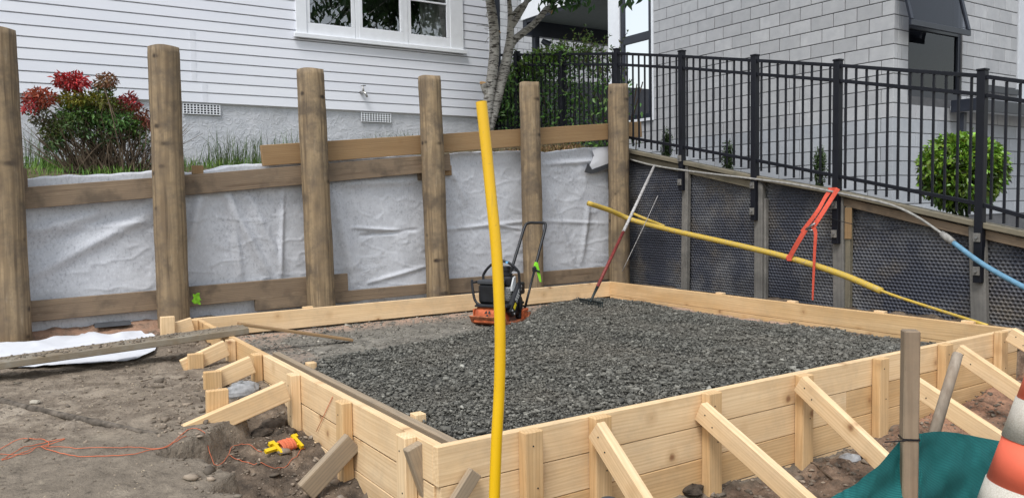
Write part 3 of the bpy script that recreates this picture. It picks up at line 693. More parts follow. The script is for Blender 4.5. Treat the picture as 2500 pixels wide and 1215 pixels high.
# covered carport and far block wall behind the hedge
YC = 14.0
c0 = Y(1276, 49, YC)
cp = thing('carport_roof', 'carport canopy with dark beam and grey soffit behind the hedge', 'carport', (c0.x, YC, 2))
boxw('beam', c0.x, 17, YC-.16, YC, c0.z-.40, c0.z, NAVY, cp, 'x'); boxw('soffit', c0.x+.06, 17, YE+.05, YC-.17, c0.z-.03, c0.z+.02, SOFFIT, cp)
boxw('edge_beam', c0.x-.0, c0.x+.05, YE+.05, YC-.17, c0.z-.10, c0.z+.06, NAVY, cp, 'y'); boxw('fascia', c0.x-.04, c0.x-.002, YE+.05, YC, c0.z-.02, c0.z+.55, TRIM, cp, 'y')
pxx = Y(1308, 100, YC-.08).x; boxw('post', pxx-.07, pxx+.07, YC-.15, YC-.01, 1.5, c0.z-.402, NAVY, cp, 'z')
joined('lamp', [tube_geo([(pxx+.1, YC-.2, c0.z-.5), (pxx+.28, YC-.3, c0.z-.62)], [.06, .1], 8)], NAVY, cp)
YFAR = 17.0
fb = thing('far_block_wall', 'pale block wall with small dark window beyond the carport', 'wall', (9, YFAR, 2))
frest = []
for r in range(0, 22):
    z0 = 2.4+r*.2; x = 5.6 + (r % 2)*.2
    while x < 16:
        if not (Y(1434, 90, YFAR).x-.25 < x < Y(1472, 90, YFAR).x-.05 and Y(1450, 108, YFAR).z-.1 < z0 < Y(1450, 60, YFAR).z) and x > 6.2:
            q_ = pj((x+.2, YFAR, z0+.1))
            if 1225 < q_[0] < 1500 and -20 < q_[1] < 300: boxw('block', x+.006, x+.394, YFAR, YFAR+.08, z0+.006, z0+.194, BLOCK, fb, 'x', .004, share=True)
            else: frest.append(box_geo(x+.006, x+.394, YFAR, YFAR+.08, z0+.006, z0+.194))
        x += .4
joined('block_courses', frest, BLOCK, fb)['kind'] = 'stuff'
boxw('mortar_core', 5.6, 16, YFAR+.008, YFAR+.2, 1, 7, MORTAR, fb)
a, b = Y(1436, 108, YFAR), Y(1470, 66, YFAR)
boxw('window_frame', a.x, b.x, YFAR-.03, YFAR-.004, a.z, b.z, NAVY, fb, 'x'); boxw('pane', a.x+.08, b.x-.08, YFAR-.04, YFAR-.035, a.z+.1, b.z, PALEW, fb)
tag(boxw('grey_screen', 6.3, 12, 9.6, 9.64, 1.6, 3.2, CHAR), 'plain charcoal screen behind the hedge and black fence', 'screen')
print('blocks', ncnt)
# ================================================================== BLACK FENCE
fence = thing('black_fence', 'black metal picket fence running along the top of the side wall', 'fence', (XF, 2, 1))
posts = [(1207, 125, 320, 0), (1265, 128, 320, 0), (1374, 128, 330, 0), (1507, 122, 400, 0), (1665, 127, 465, 1), (1843, 138, 538, 1), (2045, 150, 595, 1), (2397, 174, 690, 1)]
PYs = [X(a, 300, XF).y for a, *_ in posts]
for (a, t, b, low), y in zip(posts, PYs):
    zt_ = X(a, t, XF).z; zb_ = X(a, b, XF).z
    boxw('post', XF-.032, XF+.032, y-.032, y+.032, zb_, zt_, BLACKM, fence, 'z', .003)
    boxw('post_cap', XF-.037, XF+.037, y-.037, y+.037, zt_+.001, zt_+.018, BLACKM, fence, 'z', .006)
rail_px = {'top': [(1207, 136), (1265, 134), (1374, 133), (1507, 131), (1665, 138), (1843, 148), (2045, 160), (2397, 186), (2500, 200)],
           'mid': [(1207, 160), (1265, 159), (1374, 158), (1507, 158), (1665, 166), (1843, 181), (2045, 197), (2397, 231), (2500, 247)],
           'low': [(1207, 308), (1265, 312), (1374, 320), (1507, 331), (1665, 358), (1843, 391), (2045, 430), (2397, 499), (2500, 528)]}
rz = {}
for kk, pts in rail_px.items():
    q = [X(a, b, XF) for a, b in pts]; rz[kk] = (np.array([p.y for p in q])[::-1], np.array([p.z for p in q])[::-1])
def railz(kk, y):
    ys_, zs_ = rz[kk]
    if y < ys_[0]: return zs_[0] + (zs_[1]-zs_[0])/(ys_[1]-ys_[0])*(y-ys_[0])
    return float(np.interp(y, ys_, zs_))
PY2 = PYs + [-.95]
boxw('post', XF-.032, XF+.032, -.98, -.92, railz('low', -.95)-.5, railz('top', -.95)+.06, BLACKM, fence, 'z', .003)
for i in range(len(PY2)-1):
    ya, yb = PY2[i]-.033, PY2[i+1]+.033
    for kk in ('top', 'mid', 'low'):
        o = .02 if kk != 'top' else .0
        beam('rail', (XF, ya, railz(kk, ya)), (XF, yb, railz(kk, yb)), .036, .032, BLACKM, fence)
    n = max(2, round((ya-yb)/.102)); st = (ya-yb)/n
    for j in range(n):
        y = ya - st*(j+.5)
        z0 = railz('low', y)-.10; z1 = railz('top', y)-.017
        boxw('picket', XF-.009, XF+.009, y-.009, y+.009, z0, z1, BLACKM, fence, 'z', .0015)

# ================================================================== SIDE RETAINING WALL (dimple sheet, posts, capping)
sw = thing('side_retaining_wall', 'low retaining wall of grey posts and black dimpled plastic below the black fence', 'retaining wall', (5.3, 2, -.2))
XS = 5.345
edges = [4.98] + [X(px, 500, 5.3).y for px in (1675, 1856, 2052, 2396)] + [-2.6]
for i in range(5):
    ya, yb = edges[i], edges[i+1]
    n1 = int((ya-yb)/.0075); n2 = int(1.75/.0075)
    ty = np.linspace(ya, yb, n1); tz = np.linspace(0, 1, n2); TY, TZ = np.meshgrid(ty, tz, indexing='ij')
    top = np.interp(TY, CAPY, CAPZ)-.05; Zz = -.35 + TZ*(top+.35)
    a = TY/.036; b = Zz/.0312; rI = np.round(b); off = (rI % 2)*.5; cY = np.round(a-off)+off
    d = np.hypot((TY-cY*.036), (Zz-rI*.0312)); dim = 1-sst(.0075, .0125, d)
    Xx = XS + .022*dim + .05*fbm(TY, Zz, 3, .5, 1.1)+.006*np.sin(Zz*9+TY*3+i) + .012*(i % 2)
    link('dimple_sheet', grid_mesh('dimple_sheet', np.stack([Xx, TY, Zz], -1)), DIMPLE, sw)
boxw('earth_backing', XS+.11, XS+.2, -3, 5, -.5, .4, DARK, sw)
for j, (px, t, b, wpx) in enumerate([(1675, 405, 690, .09), (1856, 440, 720, .105), (2052, 484, 760, .115), (2396, 556, 800, .125)]):
    y = X(px, 500, 5.3).y; zt_ = float(np.interp(y, CAPY, CAPZ))-.035
    boxw('wall_post', 5.265, 5.325, y-wpx/2, y+wpx/2, -.4, zt_, H4W, sw, 'z', .006, tilt=.02*(j-1))
    if j in (1, 2): boxw('packer', 5.285, 5.335, y-wpx/2-(.03 if j == 1 else .055), y-wpx/2-.004, -.4, zt_-(.2 if j < 2 else .12), H4W if j == 1 else CAPW, sw, 'z', .004)
    if j == 2: boxw('packer', 5.275, 5.284, y-wpx/2-.075, y-wpx/2-.004, zt_-.42, zt_-.13, RAIL2, sw, 'z', .004)
    ypst = PYs[4+j]; zl = X(posts[4+j][0], posts[4+j][2], XF).z
    for dz in (.06, .33): 
        boxw('bolt_plate', XF-.047, XF-.034, ypst-.025, ypst+.03, zl+dz, zl+dz+.07, H4W, sw, 'z', .003)
        joined('bolt', [tube_geo([(XF-.048, ypst, zl+dz+.035), (XF-.06, ypst, zl+dz+.035)], .011, 6)], STEEL, sw)
cs = [X(a, b, XF) for a, b in cap_px]
cs = [Vector((XF, 4.93, float(np.interp(4.93, CAPY, CAPZ))))] + [Vector((XF, p.y, p.z)) for p in cs[1:]] + [Vector((XF, -2.6, float(np.interp(-2.6, CAPY, CAPZ))))]
capn = [0, 2, 3, 5, 7]
for i in range(len(capn)-1):
    a, b = cs[capn[i]], cs[capn[i+1]]
    a2 = a + (b-a).normalized()*.006
    beam('capping', (5.30, a2.y, a2.z-.025), (5.30, b.y, b.z-.025), .13 if i != 1 else .12, .045, CAPW, sw, bev=.005)
    if i in (0, 2, 3): beam('waling', (5.305, a2.y, a2.z-.10), (5.305, b.y+.06, b.z-.095), .04, .075, RAIL if i else CAPW, sw, bev=.004)

# ================================================================== POLE RETAINING WALL
pw_ = thing('pole_retaining_wall', 'unfinished retaining wall of tall round timber poles with horizontal rails', 'retaining wall', (2, 4.75, -.3))
YP = 4.75
pole_px = [(-7, 70, 32, 835, .128), (399, 114, 424, 770, .129), (757, 169, 785, 740, .130), (1048, 186, 1070, 715, .121), (1292, 201, 1303, 690, .117), (1509, 206, 1512, 690, .128)]
for i, (xt, yt, xb, yb, R) in enumerate(pole_px):
    t = Y(xt, yt, YP); b = Y(xb, yb, YP); d = (t-b)/(t.z-b.z); b = b + d*(-.45-b.z)
    h = (t-b).length; nr, ns = 46, 36; v = []; f = []
    for r in range(nr+1):
        s = r/nr; rr = R*(1.03-.05*s) + (.0015*math.sin(s*13+i*2)+.001*math.sin(s*31+i))
        for k in range(ns):
            a = 2*math.pi*k/ns
            q = rr*(1+.018*math.cos(2*a+i)+.014*float(fbm(np.array([a*1.6+i*9]), np.array([s*6.])) [0])+.012*float(vnoise(np.array([a*5+i*3.]), np.array([s*22.]))[0]))
            zz = s*h
            if r == nr: q *= .97
            v.append((zz, q*math.cos(a), q*math.sin(a)))
        if r == nr-1: pass
    for r in range(nr):
        for k in range(ns):
            k2 = (k+1) % ns; f.append([r*ns+k, r*ns+k2, (r+1)*ns+k2, (r+1)*ns+k])
    v = [(x if x < h*.999 else x-.006+.004*math.sin(3*math.atan2(z_, y_)+i), y_, z_) for (x, y_, z_) in v]
    c = len(v); v.append((h+.004, 0, 0))
    for k in range(ns): f.append([nr*ns+k, nr*ns+(k+1) % ns, c])
    M_, _ = frame_from(b, t, (0, 1, 0)); M_.translation = b
    link('pole', mesh('pole', v, f, True), POLE, pw_, M_)
YR = 4.885
def rail(tl, bl, tr, br, mat=RAIL, name='rail', yy=YR, th=.045):
    a, b, c, d = Y(*tl, yy-th/2), Y(*bl, yy-th/2), Y(*tr, yy-th/2), Y(*br, yy-th/2)
    p0 = (a+b)/2; p1 = (c+d)/2; p0.y = p1.y = yy; h = ((a-b).length+(c-d).length)/2
    return beam(name, p0, p1, th, h, mat, pw_, bev=.004)
rail((-60, 467), (-60, 520), (430, 429), (430, 479)); rail((431, 429), (431, 479), (1100, 375), (1100, 416))
rail((639, 355), (641, 405), (1566, 296), (1568, 335), RAIL2)
rail((-40, 745), (-40, 797), (425, 705), (425, 752)); rail((427, 703), (427, 751), (849, 667), (851, 710))
rail((623, 733), (625, 757), (1068, 688), (1068, 716)); rail((1071, 687), (1071, 716), (1500, 646), (1500, 684))
for (a, b, c, d, m_) in ((56, 411, 66, 470, RAIL), (470, 404, 496, 425, RAIL2), (1086, 404, 1102, 428, RAIL2), (1022, 423, 1031, 440, RAIL)):
    p = Y(a, d, YR+.03); q = Y(c, b, YR+.03); boxw('peg', p.x, q.x, YR+.024, YR+.07, p.z, q.z, m_, pw_, 'z')
# splash of lime paint on the lower rail
vs = []; fs = []
pc = Y(480, 728, YR-.0235)
for k in range(22):
    a = 2*math.pi*k/22; rr = .05*(1+.5*float(vnoise(np.array([k*.9]), np.array([3.3]))[0]*2))
    vs.append((pc.x+rr*.75*math.cos(a), YR-.0245, pc.z+rr*1.05*math.sin(a)))
link('spray_mark', mesh('spray_mark', vs, [list(range(22))[::-1]]), LIMEP, pw_)

# ---- geotextile sheet behind the rails, folded back over the bank
tp = [(-200, 440), (60, 436), (200, 428), (370, 422), (470, 422), (560, 406), (640, 404), (760, 396), (900, 388), (1040, 380), (1090, 376), (1200, 371), (1280, 371), (1340, 374), (1420, 364), (1445, 362), (1490, 362), (1512, 362)]
YG = 4.955
tq = [Y(a, b, YG+.02) for a, b in tp]; TX = np.array([p.x for p in tq]); TZ_ = np.array([p.z for p in tq])
gx = np.arange(-2.6, 5.06, .0125); nz_ = 150
Gx, Gs = np.meshgrid(gx, np.linspace(0, 1.16, nz_), indexing='ij')
ztp = np.interp(Gx, TX, TZ_) + .015*fbm(Gx, Gs*0, 3, .5, 6.)
zbt = np.interp(Gx, [-2.6, -1.1, -.9, -.2, .2, 1.2, 5.1], [-.17, -.16, -.12, -.105, -.10, -.10, -.3]) + .02*np.sin(Gx*7)
body = np.minimum(Gs, 1.0); Zg = zbt + body*(ztp-zbt); over = np.maximum(Gs-1.0, 0)
def ridge(x0, z0, x1, z1, wd, am):
    dx, dz = x1-x0, z1-z0; l2 = dx*dx+dz*dz; t = np.clip(((Gx-x0)*dx+(Zg-z0)*dz)/l2, 0, 1)
    d = np.hypot(Gx-(x0+t*dx), Zg-(z0+t*dz)); return am*np.exp(-(d/wd)**2)*np.sin(np.pi*np.clip(t*.9+.08, 0, 1))**.5
rel = .045*fbm(Gx, Zg*.7, 3, .5, 1.3) + .012*fbm(Gx, Zg, 4, .6, 5.)
for (ax, ay, bx2, by2, wd, am) in [(60, 680, 380, 515, .05, .06), (60, 620, 380, 480, .05, -.04), (150, 560, 380, 540, .03, .03), (60, 570, 250, 520, .05, .05),
                                   (490, 470, 462, 590, .05, .07), (545, 465, 660, 680, .045, .06), (560, 470, 590, 690, .035, .04), (600, 470, 700, 680, .05, .05), (690, 470, 685, 690, .02, .035),
                                   (810, 460, 870, 700, .07, .06), (815, 450, 1030, 440, .04, .04), (860, 555, 1000, 565, .016, .03), (880, 575, 1020, 560, .016, -.03), (900, 690, 1040, 650, .02, .03),
                                   (1095, 400, 1140, 500, .03, .03), (1090, 560, 1290, 540, .018, .025), (1180, 545, 1280, 560, .015, .025), (1330, 540, 1480, 545, .02, .02), (1330, 400, 1480, 390, .03, .05), (1340, 470, 1400, 640, .03, .03), (1435, 500, 1420, 640, .04, .04)]:
    p, q = Y(ax, ay, YG), Y(bx2, by2, YG); rel = rel + ridge(p.x, p.z, q.x, q.z, wd, am)
rel = rel + .007*np.maximum(0, 1-np.abs(fbm(Gx*.8+.3*Zg, Zg*1.4, 3, .5, 4.))*9)
pin = sst(0, .06, body)*(1-.75*sst(.86, 1., body))
Yg = YG - np.clip(rel*.72, -.04, .055)*pin
Yg = Yg + over*2.4
Zg = np.where(over > 0, np.maximum(ztp + .01 - over*.05, zbank(Gx, Yg)-.005) + .02*fbm(Gx, over*4, 3, .5, 5.), Zg)
Yg = Yg - .05*sst(-1.0, -1.4, Gx)*(1-body)
gt = link('geotextile_sheet', grid_mesh('geotextile_sheet', np.stack([Gx, Yg, Zg], -1)), FABRIC)
tag(gt, 'grey white geotextile sheet hung behind the poles and folded over the bank', 'geotextile')
# torn flap by the last pole
a = [Y(*q, YG-.045) for q in ((1436, 410), (1442, 398), (1450, 380), (1446, 366), (1466, 360), (1485, 358), (1492, 400), (1486, 412), (1462, 420))]
ctr = sum(a, Vector())/len(a); ctr.y -= .03
tf = link('torn_flap', mesh('torn_flap', a+[ctr], [[i, (i+1) % len(a), len(a)] for i in range(len(a))], True), WFAB)
tag(tf, 'torn white fabric flap curling beside the last pole', 'fabric')
b = [Y(*q, YG-.06) for q in ((1428, 420), (1436, 398), (1446, 414), (1455, 410), (1488, 398), (1490, 408), (1462, 420), (1442, 424))]
tf2 = link('felt_scrap', mesh('felt_scrap', b+[p+Vector((0, .01, 0)) for p in b], [list(range(8))[::-1], list(range(8, 16))]+[[i, (i+1) % 8, 8+(i+1) % 8, 8+i] for i in range(8)]), CHAR)
tag(tf2, 'dark scrap of liner sticking out under the torn flap', 'liner')

# ================================================================== FORMWORK
fw = thing('timber_formwork', 'fresh pine slab formwork box with stakes and raking braces', 'formwork', (0, 0, -.5))
T = .042
def zrow(k): return -.162*k-.0, -.162*k-.158
for k in range(4):
    z1, z0 = zrow(k); o = .0015*(k % 2)
    xa = 0 if k == 0 else .012
    if k == 1: boxw('board', xa, 2.62, o, T, z0, z1, PINE, fw); boxw('board', 2.623, W, o, T, z0, z1, PINE2, fw)
    else: boxw('board', xa, W, o, T, z0, z1, PINE if k != 2 else PINE2, fw)
    yend = [L-T-.002, 3.0, 2.2, 1.6][k]
    if k == 0:
        boxw('board', o, T, T+.002, 2.35, z0, z1, PINE, fw, 'y'); boxw('board', o+.002, T, 2.353, yend, z0, z1, PINE2, fw, 'y')
    else: boxw('board', o, T, T+.002, yend, z0-.004, z1-.004, PINE, fw, 'y')
boxw('board', .0, W, L-T, L, -.168, 0, PINE, fw); 
boxw('board', W-T, W, T+.002, L-T-.002, -.150, 0.0, PINE2, fw, 'y'); boxw('board', W-T+.001, W-.001, T+.002, L-T-.002, -.275, -.153, PINE2, fw, 'y')
boxw('plastic_edge', W-T-.006, W-T-.001, .05, 2.4, -.285, -.266, TRIM, fw, 'y', .001)
boxw('inner_board', .155, .198, .05, 2.68, -.20, -.05, GREYW, fw, 'y')
for px, py in ((757, 882), (1015, 1006)):
    q = Zp(px, py, -.03); boxw('peg', .200, .255, q.y-.03, q.y+.03, -.3, -.035, PINE, fw, 'z')
# front stakes (x, z top) and braces
fr = [(.42, .0, 0), (.79, .0, 1), (1.49, .004, 1), (2.20, -.005, 1), (2.90, .0, 1), (3.60, .004, 1), (4.30, .012, 1)]
for i, (x, zt_, br) in enumerate(fr):
    boxw('stake', x-.045, x+.045, -.056, -.0015, -.85, zt_+.004, PINE2, fw, 'z', .004, tilt=.0)
br_px = [(.79, (1466, 1062), (1615, 1300)), (1.49, (1723, 1012), (1990, 1250)), (2.20, (1965, 945), (2190, 1160)), (2.90, (2240, 945), (2446, 1082)), (3.60, (2350, 865), (2560, 1010)), (4.30, (2478, 822), (2560, 870))]
for x, a, b in br_px:
    xb = x-.045-.0235
    p, q = X(*a, xb), X(*b, xb); d = (q-p).normalized(); p = p - d*.035
    t = (q.z + .55)/(q.z-p.z) if q.z < -.55 else 0
    q = p + (q-p)*1.02
    beam('brace', p, q, .045, .10, PINE, fw, bev=.004)
    if q.z < -.2: boxw('peg', xb-.05, xb+.04, q.y-.02, q.y+.03, q.z-.3, q.z+.02, PINE2, fw, 'z', .004) if x > 3 else None
# grey recycled braces at the near corner
def b2(a, b, ax, v, mat, w=.045, h=.09):
    p, q = un(*a, ax, v), un(*b, ax, v); return beam('brace', p, q, w, h, mat, fw, bev=.004)
b2((1172, 1075), (1196, 1260), 0, .42-.07, GREYW)
# left stakes and braces
lf = [(968, 1065, .0), (820, 985, .0), (700, 925, .0), (612, 872, .0), (550, 832, .0)]
lys = []
for i, (px, py, zt_) in enumerate(lf):
    y = X(px, py, -.056).y; lys.append(y)
    boxw('stake', -.056, -.0015, y-.075, y+.01, -.8, .004, PINE2 if i % 2 else PINE, fw, 'z', .004)
lys.append(4.27); boxw('stake', -.056, -.0015, 4.2, 4.29, -.5, .012, PINE2, fw, 'z', .004)
def lbrace(i, a, b, mat=PINE, h=.10, dy=-.075-.0235):
    yy = lys[i]+dy; return b2(a, b, 1, yy, mat, .045, h)
lbrace(0, (1010, 1085), (1075, 1270), GREYW, .085); lbrace(1, (862, 1075), (745, 1200), GREYW, .10)
lbrace(2, (700, 952), (436, 1068), PINE, .11); lbrace(3, (616, 888), (502, 938), PINE, .11); lbrace(4, (553, 848), (446, 897), PINE, .11); lbrace(5, (470, 790), (400, 812), PINE, .11)
b2((1160, 1150), (1110, 1230), 1, -.03, GREYW, .03, .06)
def peg(px0, px1, py_t, py_b, i, mat=PINE, lean=0, extra=0):
    """ground stake at the outer end of a brace"""
    yy = lys[i]-.135+extra; a = Y(px0, py_t, yy); b = Y(px1, py_t, yy); g = Y((px0+px1)/2, py_b, yy)
    c = (a+b)/2; return beam('ground_stake', (g.x-lean*.0, yy, g.z-.2), (c.x, yy, c.z), .045, b.x-a.x, mat, fw, up=(1, 0, 0), bev=.004)
peg(458, 496, 862, 918, 4, PINE2); peg(497, 540, 905, 960, 3, PINE2); peg(503, 556, 950, 1062, 2, PINE2, extra=.09); peg(391, 426, 772, 874, 5, PINE)
# nail heads on the stakes and braces
nm_ = mesh('nail', *lathe_geo([(.0036, 0), (.0036, .0022), (.002, .0026)], 8))
for (x, zt_, br) in fr:
    for dz in (-.055, -.235): link('nail', nm_, IRON, fw, Matrix.Translation((x+.018*math.sin(dz*50), -.0555, dz)) @ Matrix.Rotation(math.pi/2, 4, 'X'))
for x, a, b in br_px:
    xb = x-.045-.0235; p, q = X(*a, xb), X(*b, xb); d = (q-p).normalized()
    for t_, o_ in ((.03, .018), (.055, -.02)): c_ = p+d*t_; link('nail', nm_, IRON, fw, Matrix.Translation((xb-.0225, c_.y+o_*.6, c_.z+o_)) @ Matrix.Rotation(-math.pi/2, 4, 'Y'))
for y in lys:
    for dz in (-.06, -.23): link('nail', nm_, IRON, fw, Matrix.Translation((-.0555, y-.03+.015*math.sin(dz*60), dz)) @ Matrix.Rotation(-math.pi/2, 4, 'Y'))
# back-side stakes just showing over the boards
for x in (1.0,): boxw('stake', x-.045, x+.045, L+.0015, L+.05, -.3, .012, PINE, fw, 'z')
for y in (.35, 1.05, 1.9, 2.75): boxw('stake', W+.0015, W+.05, y-.045, y+.045, -.4, .012, PINE, fw, 'z')
boxw('end_stake', W-.06, W+.0, -.056, -.0015, -.5, .012, PINE, fw, 'z') if False else None

# ================================================================== GRAVEL
def loose(x, y):
    """1 on the loose crushed rock, 0 on the compacted floor"""
    b = np.interp(x, [0, .2, .5, 1.0, 1.7, 2.3, 3.0, 3.7, 4.6], [2.35, 2.45, 2.55, 2.62, 2.75, 2.95, 3.55, 3.85, 4.0])
    return 1-sst(-.10, .16, y-b+.14*fbm(x, y, 3, .5, 4.))
def zgrav(x, y):
    lo = loose(x, y)
    z = -.185 + .105*lo - .018*sst(2.5, .3, y)*lo*0
    z = z - .09*sst(3.6, 4.5, x)*lo - .05*sst(3.9, 4.5, x)*(1-lo)
    z = z + lo*.05*fbm(x, y, 3, .5, 1.2) + lo*.022*fbm(x, y, 4, .6, 7.) + (1-lo)*.010*fbm(x, y, 5, .6, 7.)
    return z - .03*(x < .2)
gxs = np.arange(.045, W-.043, .02); gys = np.arange(.045, L-.043, .02); A, B = np.meshgrid(gxs, gys, indexing='ij')
bed = grid_mesh('gravel_bed', np.stack([A, B, zgrav(A, B)-.010*loose(A, B)], -1)); tone_attr(bed, np.clip(.35+.5*fbm(A, B, 4, .6, 9.), 0, 1).ravel()); at = bed.attributes.new('clay', 'FLOAT', 'POINT'); at.data.foreach_set('value', np.clip(sst(L-.55, L-.15, B)*(1-loose(A, B))+sst(W-.38, W-.12, A)*sst(.9, 1.6, B)+.35*(A < .6)*(B > 2.6), 0, 1).astype(np.float32).ravel()); bed.materials.append(BED); bed.materials.append(COMPACT)
lo_ = loose((A[:-1, :-1]+.01), (B[:-1, :-1]+.01)).ravel()+.25*fbm(A[:-1, :-1], B[:-1, :-1], 2, .5, 12.).ravel()
bed.polygons.foreach_set('material_index', (lo_ < .5).astype(np.int32))
struct(link('gravel_bed', bed, None))
t = (1+5**.5)/2
ICO = np.array([(-1, t, 0), (1, t, 0), (-1, -t, 0), (1, -t, 0), (0, -1, t), (0, 1, t), (0, -1, -t), (0, 1, -t), (t, 0, -1), (t, 0, 1), (-t, 0, -1), (-t, 0, 1)])/math.hypot(1, t)
ICF = np.array([(0, 11, 5), (0, 5, 1), (0, 1, 7), (0, 7, 10), (0, 10, 11), (1, 5, 9), (5, 11, 4), (11, 10, 2), (10, 7, 6), (7, 1, 8), (3, 9, 4), (3, 4, 2), (3, 2, 6), (3, 6, 8), (3, 8, 9), (4, 9, 5), (2, 4, 11), (6, 2, 10), (8, 6, 7), (9, 8, 1)])
CUB = np.array([(a, b, c) for a in (-1, 1) for b in (-1, 1) for c in (-1, 1)])*.68
CUF = np.array([(0, 1, 3), (0, 3, 2), (4, 6, 7), (4, 7, 5), (0, 4, 5), (0, 5, 1), (2, 3, 7), (2, 7, 6), (0, 2, 6), (0, 6, 4), (1, 5, 7), (1, 7, 3)])
def stones(name, x, y, z, r, mat, flat=.6, tone=None, chip=False):
    BV, BF = (CUB, CUF) if chip else (ICO, ICF); nb_ = len(BV)
    n = len(x); sh = BV[None]*(1+.95*(rng.random((n, nb_, 1))-.5))+(.5*(rng.random((n, nb_, 3))-.5) if chip else 0)
    sh = sh*np.stack([rng.uniform(.8, 1.5, n), rng.uniform(.6, 1.05, n), rng.uniform(flat*.7, flat*1.2, n)], -1)[:, None, :]
    an = rng.uniform(0, 6.283, n); tx = rng.normal(0, .5, n); c, s = np.cos(an), np.sin(an); ct, st_ = np.cos(tx), np.sin(tx)
    a, b, d = sh[..., 0], sh[..., 1], sh[..., 2]
    b, d = b*ct[:, None]-d*st_[:, None], b*st_[:, None]+d*ct[:, None]
    a, b = a*c[:, None]-b*s[:, None], a*s[:, None]+b*c[:, None]
    v = np.stack([a, b, d], -1)*r[:, None, None] + np.stack([x, y, z], -1)[:, None, :]
    f = (BF[None]+(np.arange(n)*nb_)[:, None, None]).reshape(-1, 3)
    m = mesh_np(name, v.reshape(-1, 3), f); tn = rng.random(n) if tone is None else tone; tone_attr(m, np.repeat(tn, nb_))
    return link(name, m, mat)
N = 130000; x = rng.uniform(.21, W-.06, N); y = rng.uniform(.05, L-.06, N); k = loose(x, y) > rng.random(N)*.9+.05
edge_gap = x < W-.10-.22*sst(1.2, 3.2, y)+.08*fbm(x, y, 2, .5, 5.); k &= edge_gap
x, y = x[k], y[k]; r = np.clip(rng.lognormal(-5.26, .45, len(x)), .003, .022)
g = stones('loose_gravel', x, y, zgrav(x, y)+r*.1+.006*rng.normal(size=len(x)), r, GRAVEL, .6, chip=True); tag(g, 'dark grey loose crushed rock spread inside the formwork', 'gravel', kind='stuff')
x = np.concatenate([rng.uniform(.21, W-.06, 900), 1+3.4*rng.random(1000)]); y = np.concatenate([rng.uniform(.05, L-.06, 900), .05+1.3*rng.random(1000)**1.5]); k = (loose(x, y) > .8) & (x < W-.10-.22*sst(1.2, 3.2, y)); x, y = x[k], y[k]; r = rng.uniform(.010, .022, len(x))
g = stones('coarse_gravel', x, y, zgrav(x, y)+r*.15, r, GRAVEL, .55, chip=True); tag(g, 'coarser flat dark stones lying among the loose rock', 'gravel', kind='stuff')
N = 9000; x = rng.uniform(.05, W-.06, N); y = rng.uniform(1.5, L-.06, N); k = loose(x, y) < .6
x, y = x[k], y[k]; r = np.clip(rng.lognormal(-4.9, .45, len(x)), .004, .02)
g = stones('scattered_chips', x, y, zgrav(x, y)+r*.15, r, COMPACT, .45, chip=True); tag(g, 'pale stone chips scattered on the compacted floor behind the loose rock', 'stone chips', kind='stuff')
# sawdust and grit over the trodden ground
N = 9000; x = rng.uniform(-3.2, -.1, N); y = rng.uniform(-1.2, 3.2, N); k = rng.random(N) < np.clip(1.6*fbm(x, y, 3, .5, 1.4)+.15, .06, 1); x, y = x[k], y[k]; r = rng.uniform(.0015, .0045, len(x))
g = stones('sawdust', x, y, zsoil(x, y)+r*.2, r, plain('sawdust_grit', (.46, .38, .27), .95, .1, var=.3), .4); tag(g, 'pale sawdust and grit scattered over the trodden ground', 'sawdust', kind='stuff')
# soil clods
N = 42000; x = rng.uniform(-3.4, 5.2, N); y = rng.uniform(-1.6, 4.7, N)
out = ~((x > -.0) & (x < W) & (y > -.0) & (y < L)); x, y = x[out], y[out]
dense = np.where((x > W) | (y < 0) & (x > -.2) | ((x > -.75) & (y < 2) & (y > 0)), .95, np.where(y > 1.6, .55, .16)); k = rng.random(len(x)) < dense*(.4+1.2*np.clip(fbm(x, y, 3, .5, 2.)+.5, 0, 1))
x, y = x[k], y[k]; r = np.clip(rng.lognormal(-5.15, .6, len(x)), .002, .035)*np.where((x < -.75), .6, 1)
g = stones('soil_clods', x, y, zsoil(x, y)+r*.2, r, CLOD, .5, tone=np.clip(rng.random(len(x))*.96, 0, 1)); tag(g, 'brown soil clods and grit lying over the dug ground', 'soil clods', kind='stuff')
# ================================================================== PIPES, HOSES, STRAP, TOOLS BY THE SIDE WALL
def D(px, py, d): return CAM + ray(px, py)*d
def lerp(a, b, t): return a+(b-a)*t
yp = [D(px, py, 2.75) for px, py in ((1175, 249), (1186, 350), (1199, 480), (1211, 600), (1218, 720), (1221, 830), (1219, 950), (1212, 1080), (1207, 1215), (1205, 1290))]
yp += [Vector((yp[-1].x, yp[-1].y, -.72))]
v_, f_ = tube_geo(smooth_path(yp, 6), .0195, 20, cap=False)
fp = thing('upright_yellow_pipe', 'clean bright yellow pipe standing bent upright in the foreground', 'pipe', yp[-1])
link('pipe_wall', mesh('pipe', v_, f_, True), YCLEAN, fp)
v_, f_ = tube_geo([lerp(yp[0], yp[1], .012), lerp(yp[0], yp[1], .3)], .0175, 16); link('bore', mesh('bore', v_, f_, True), DARK, fp)

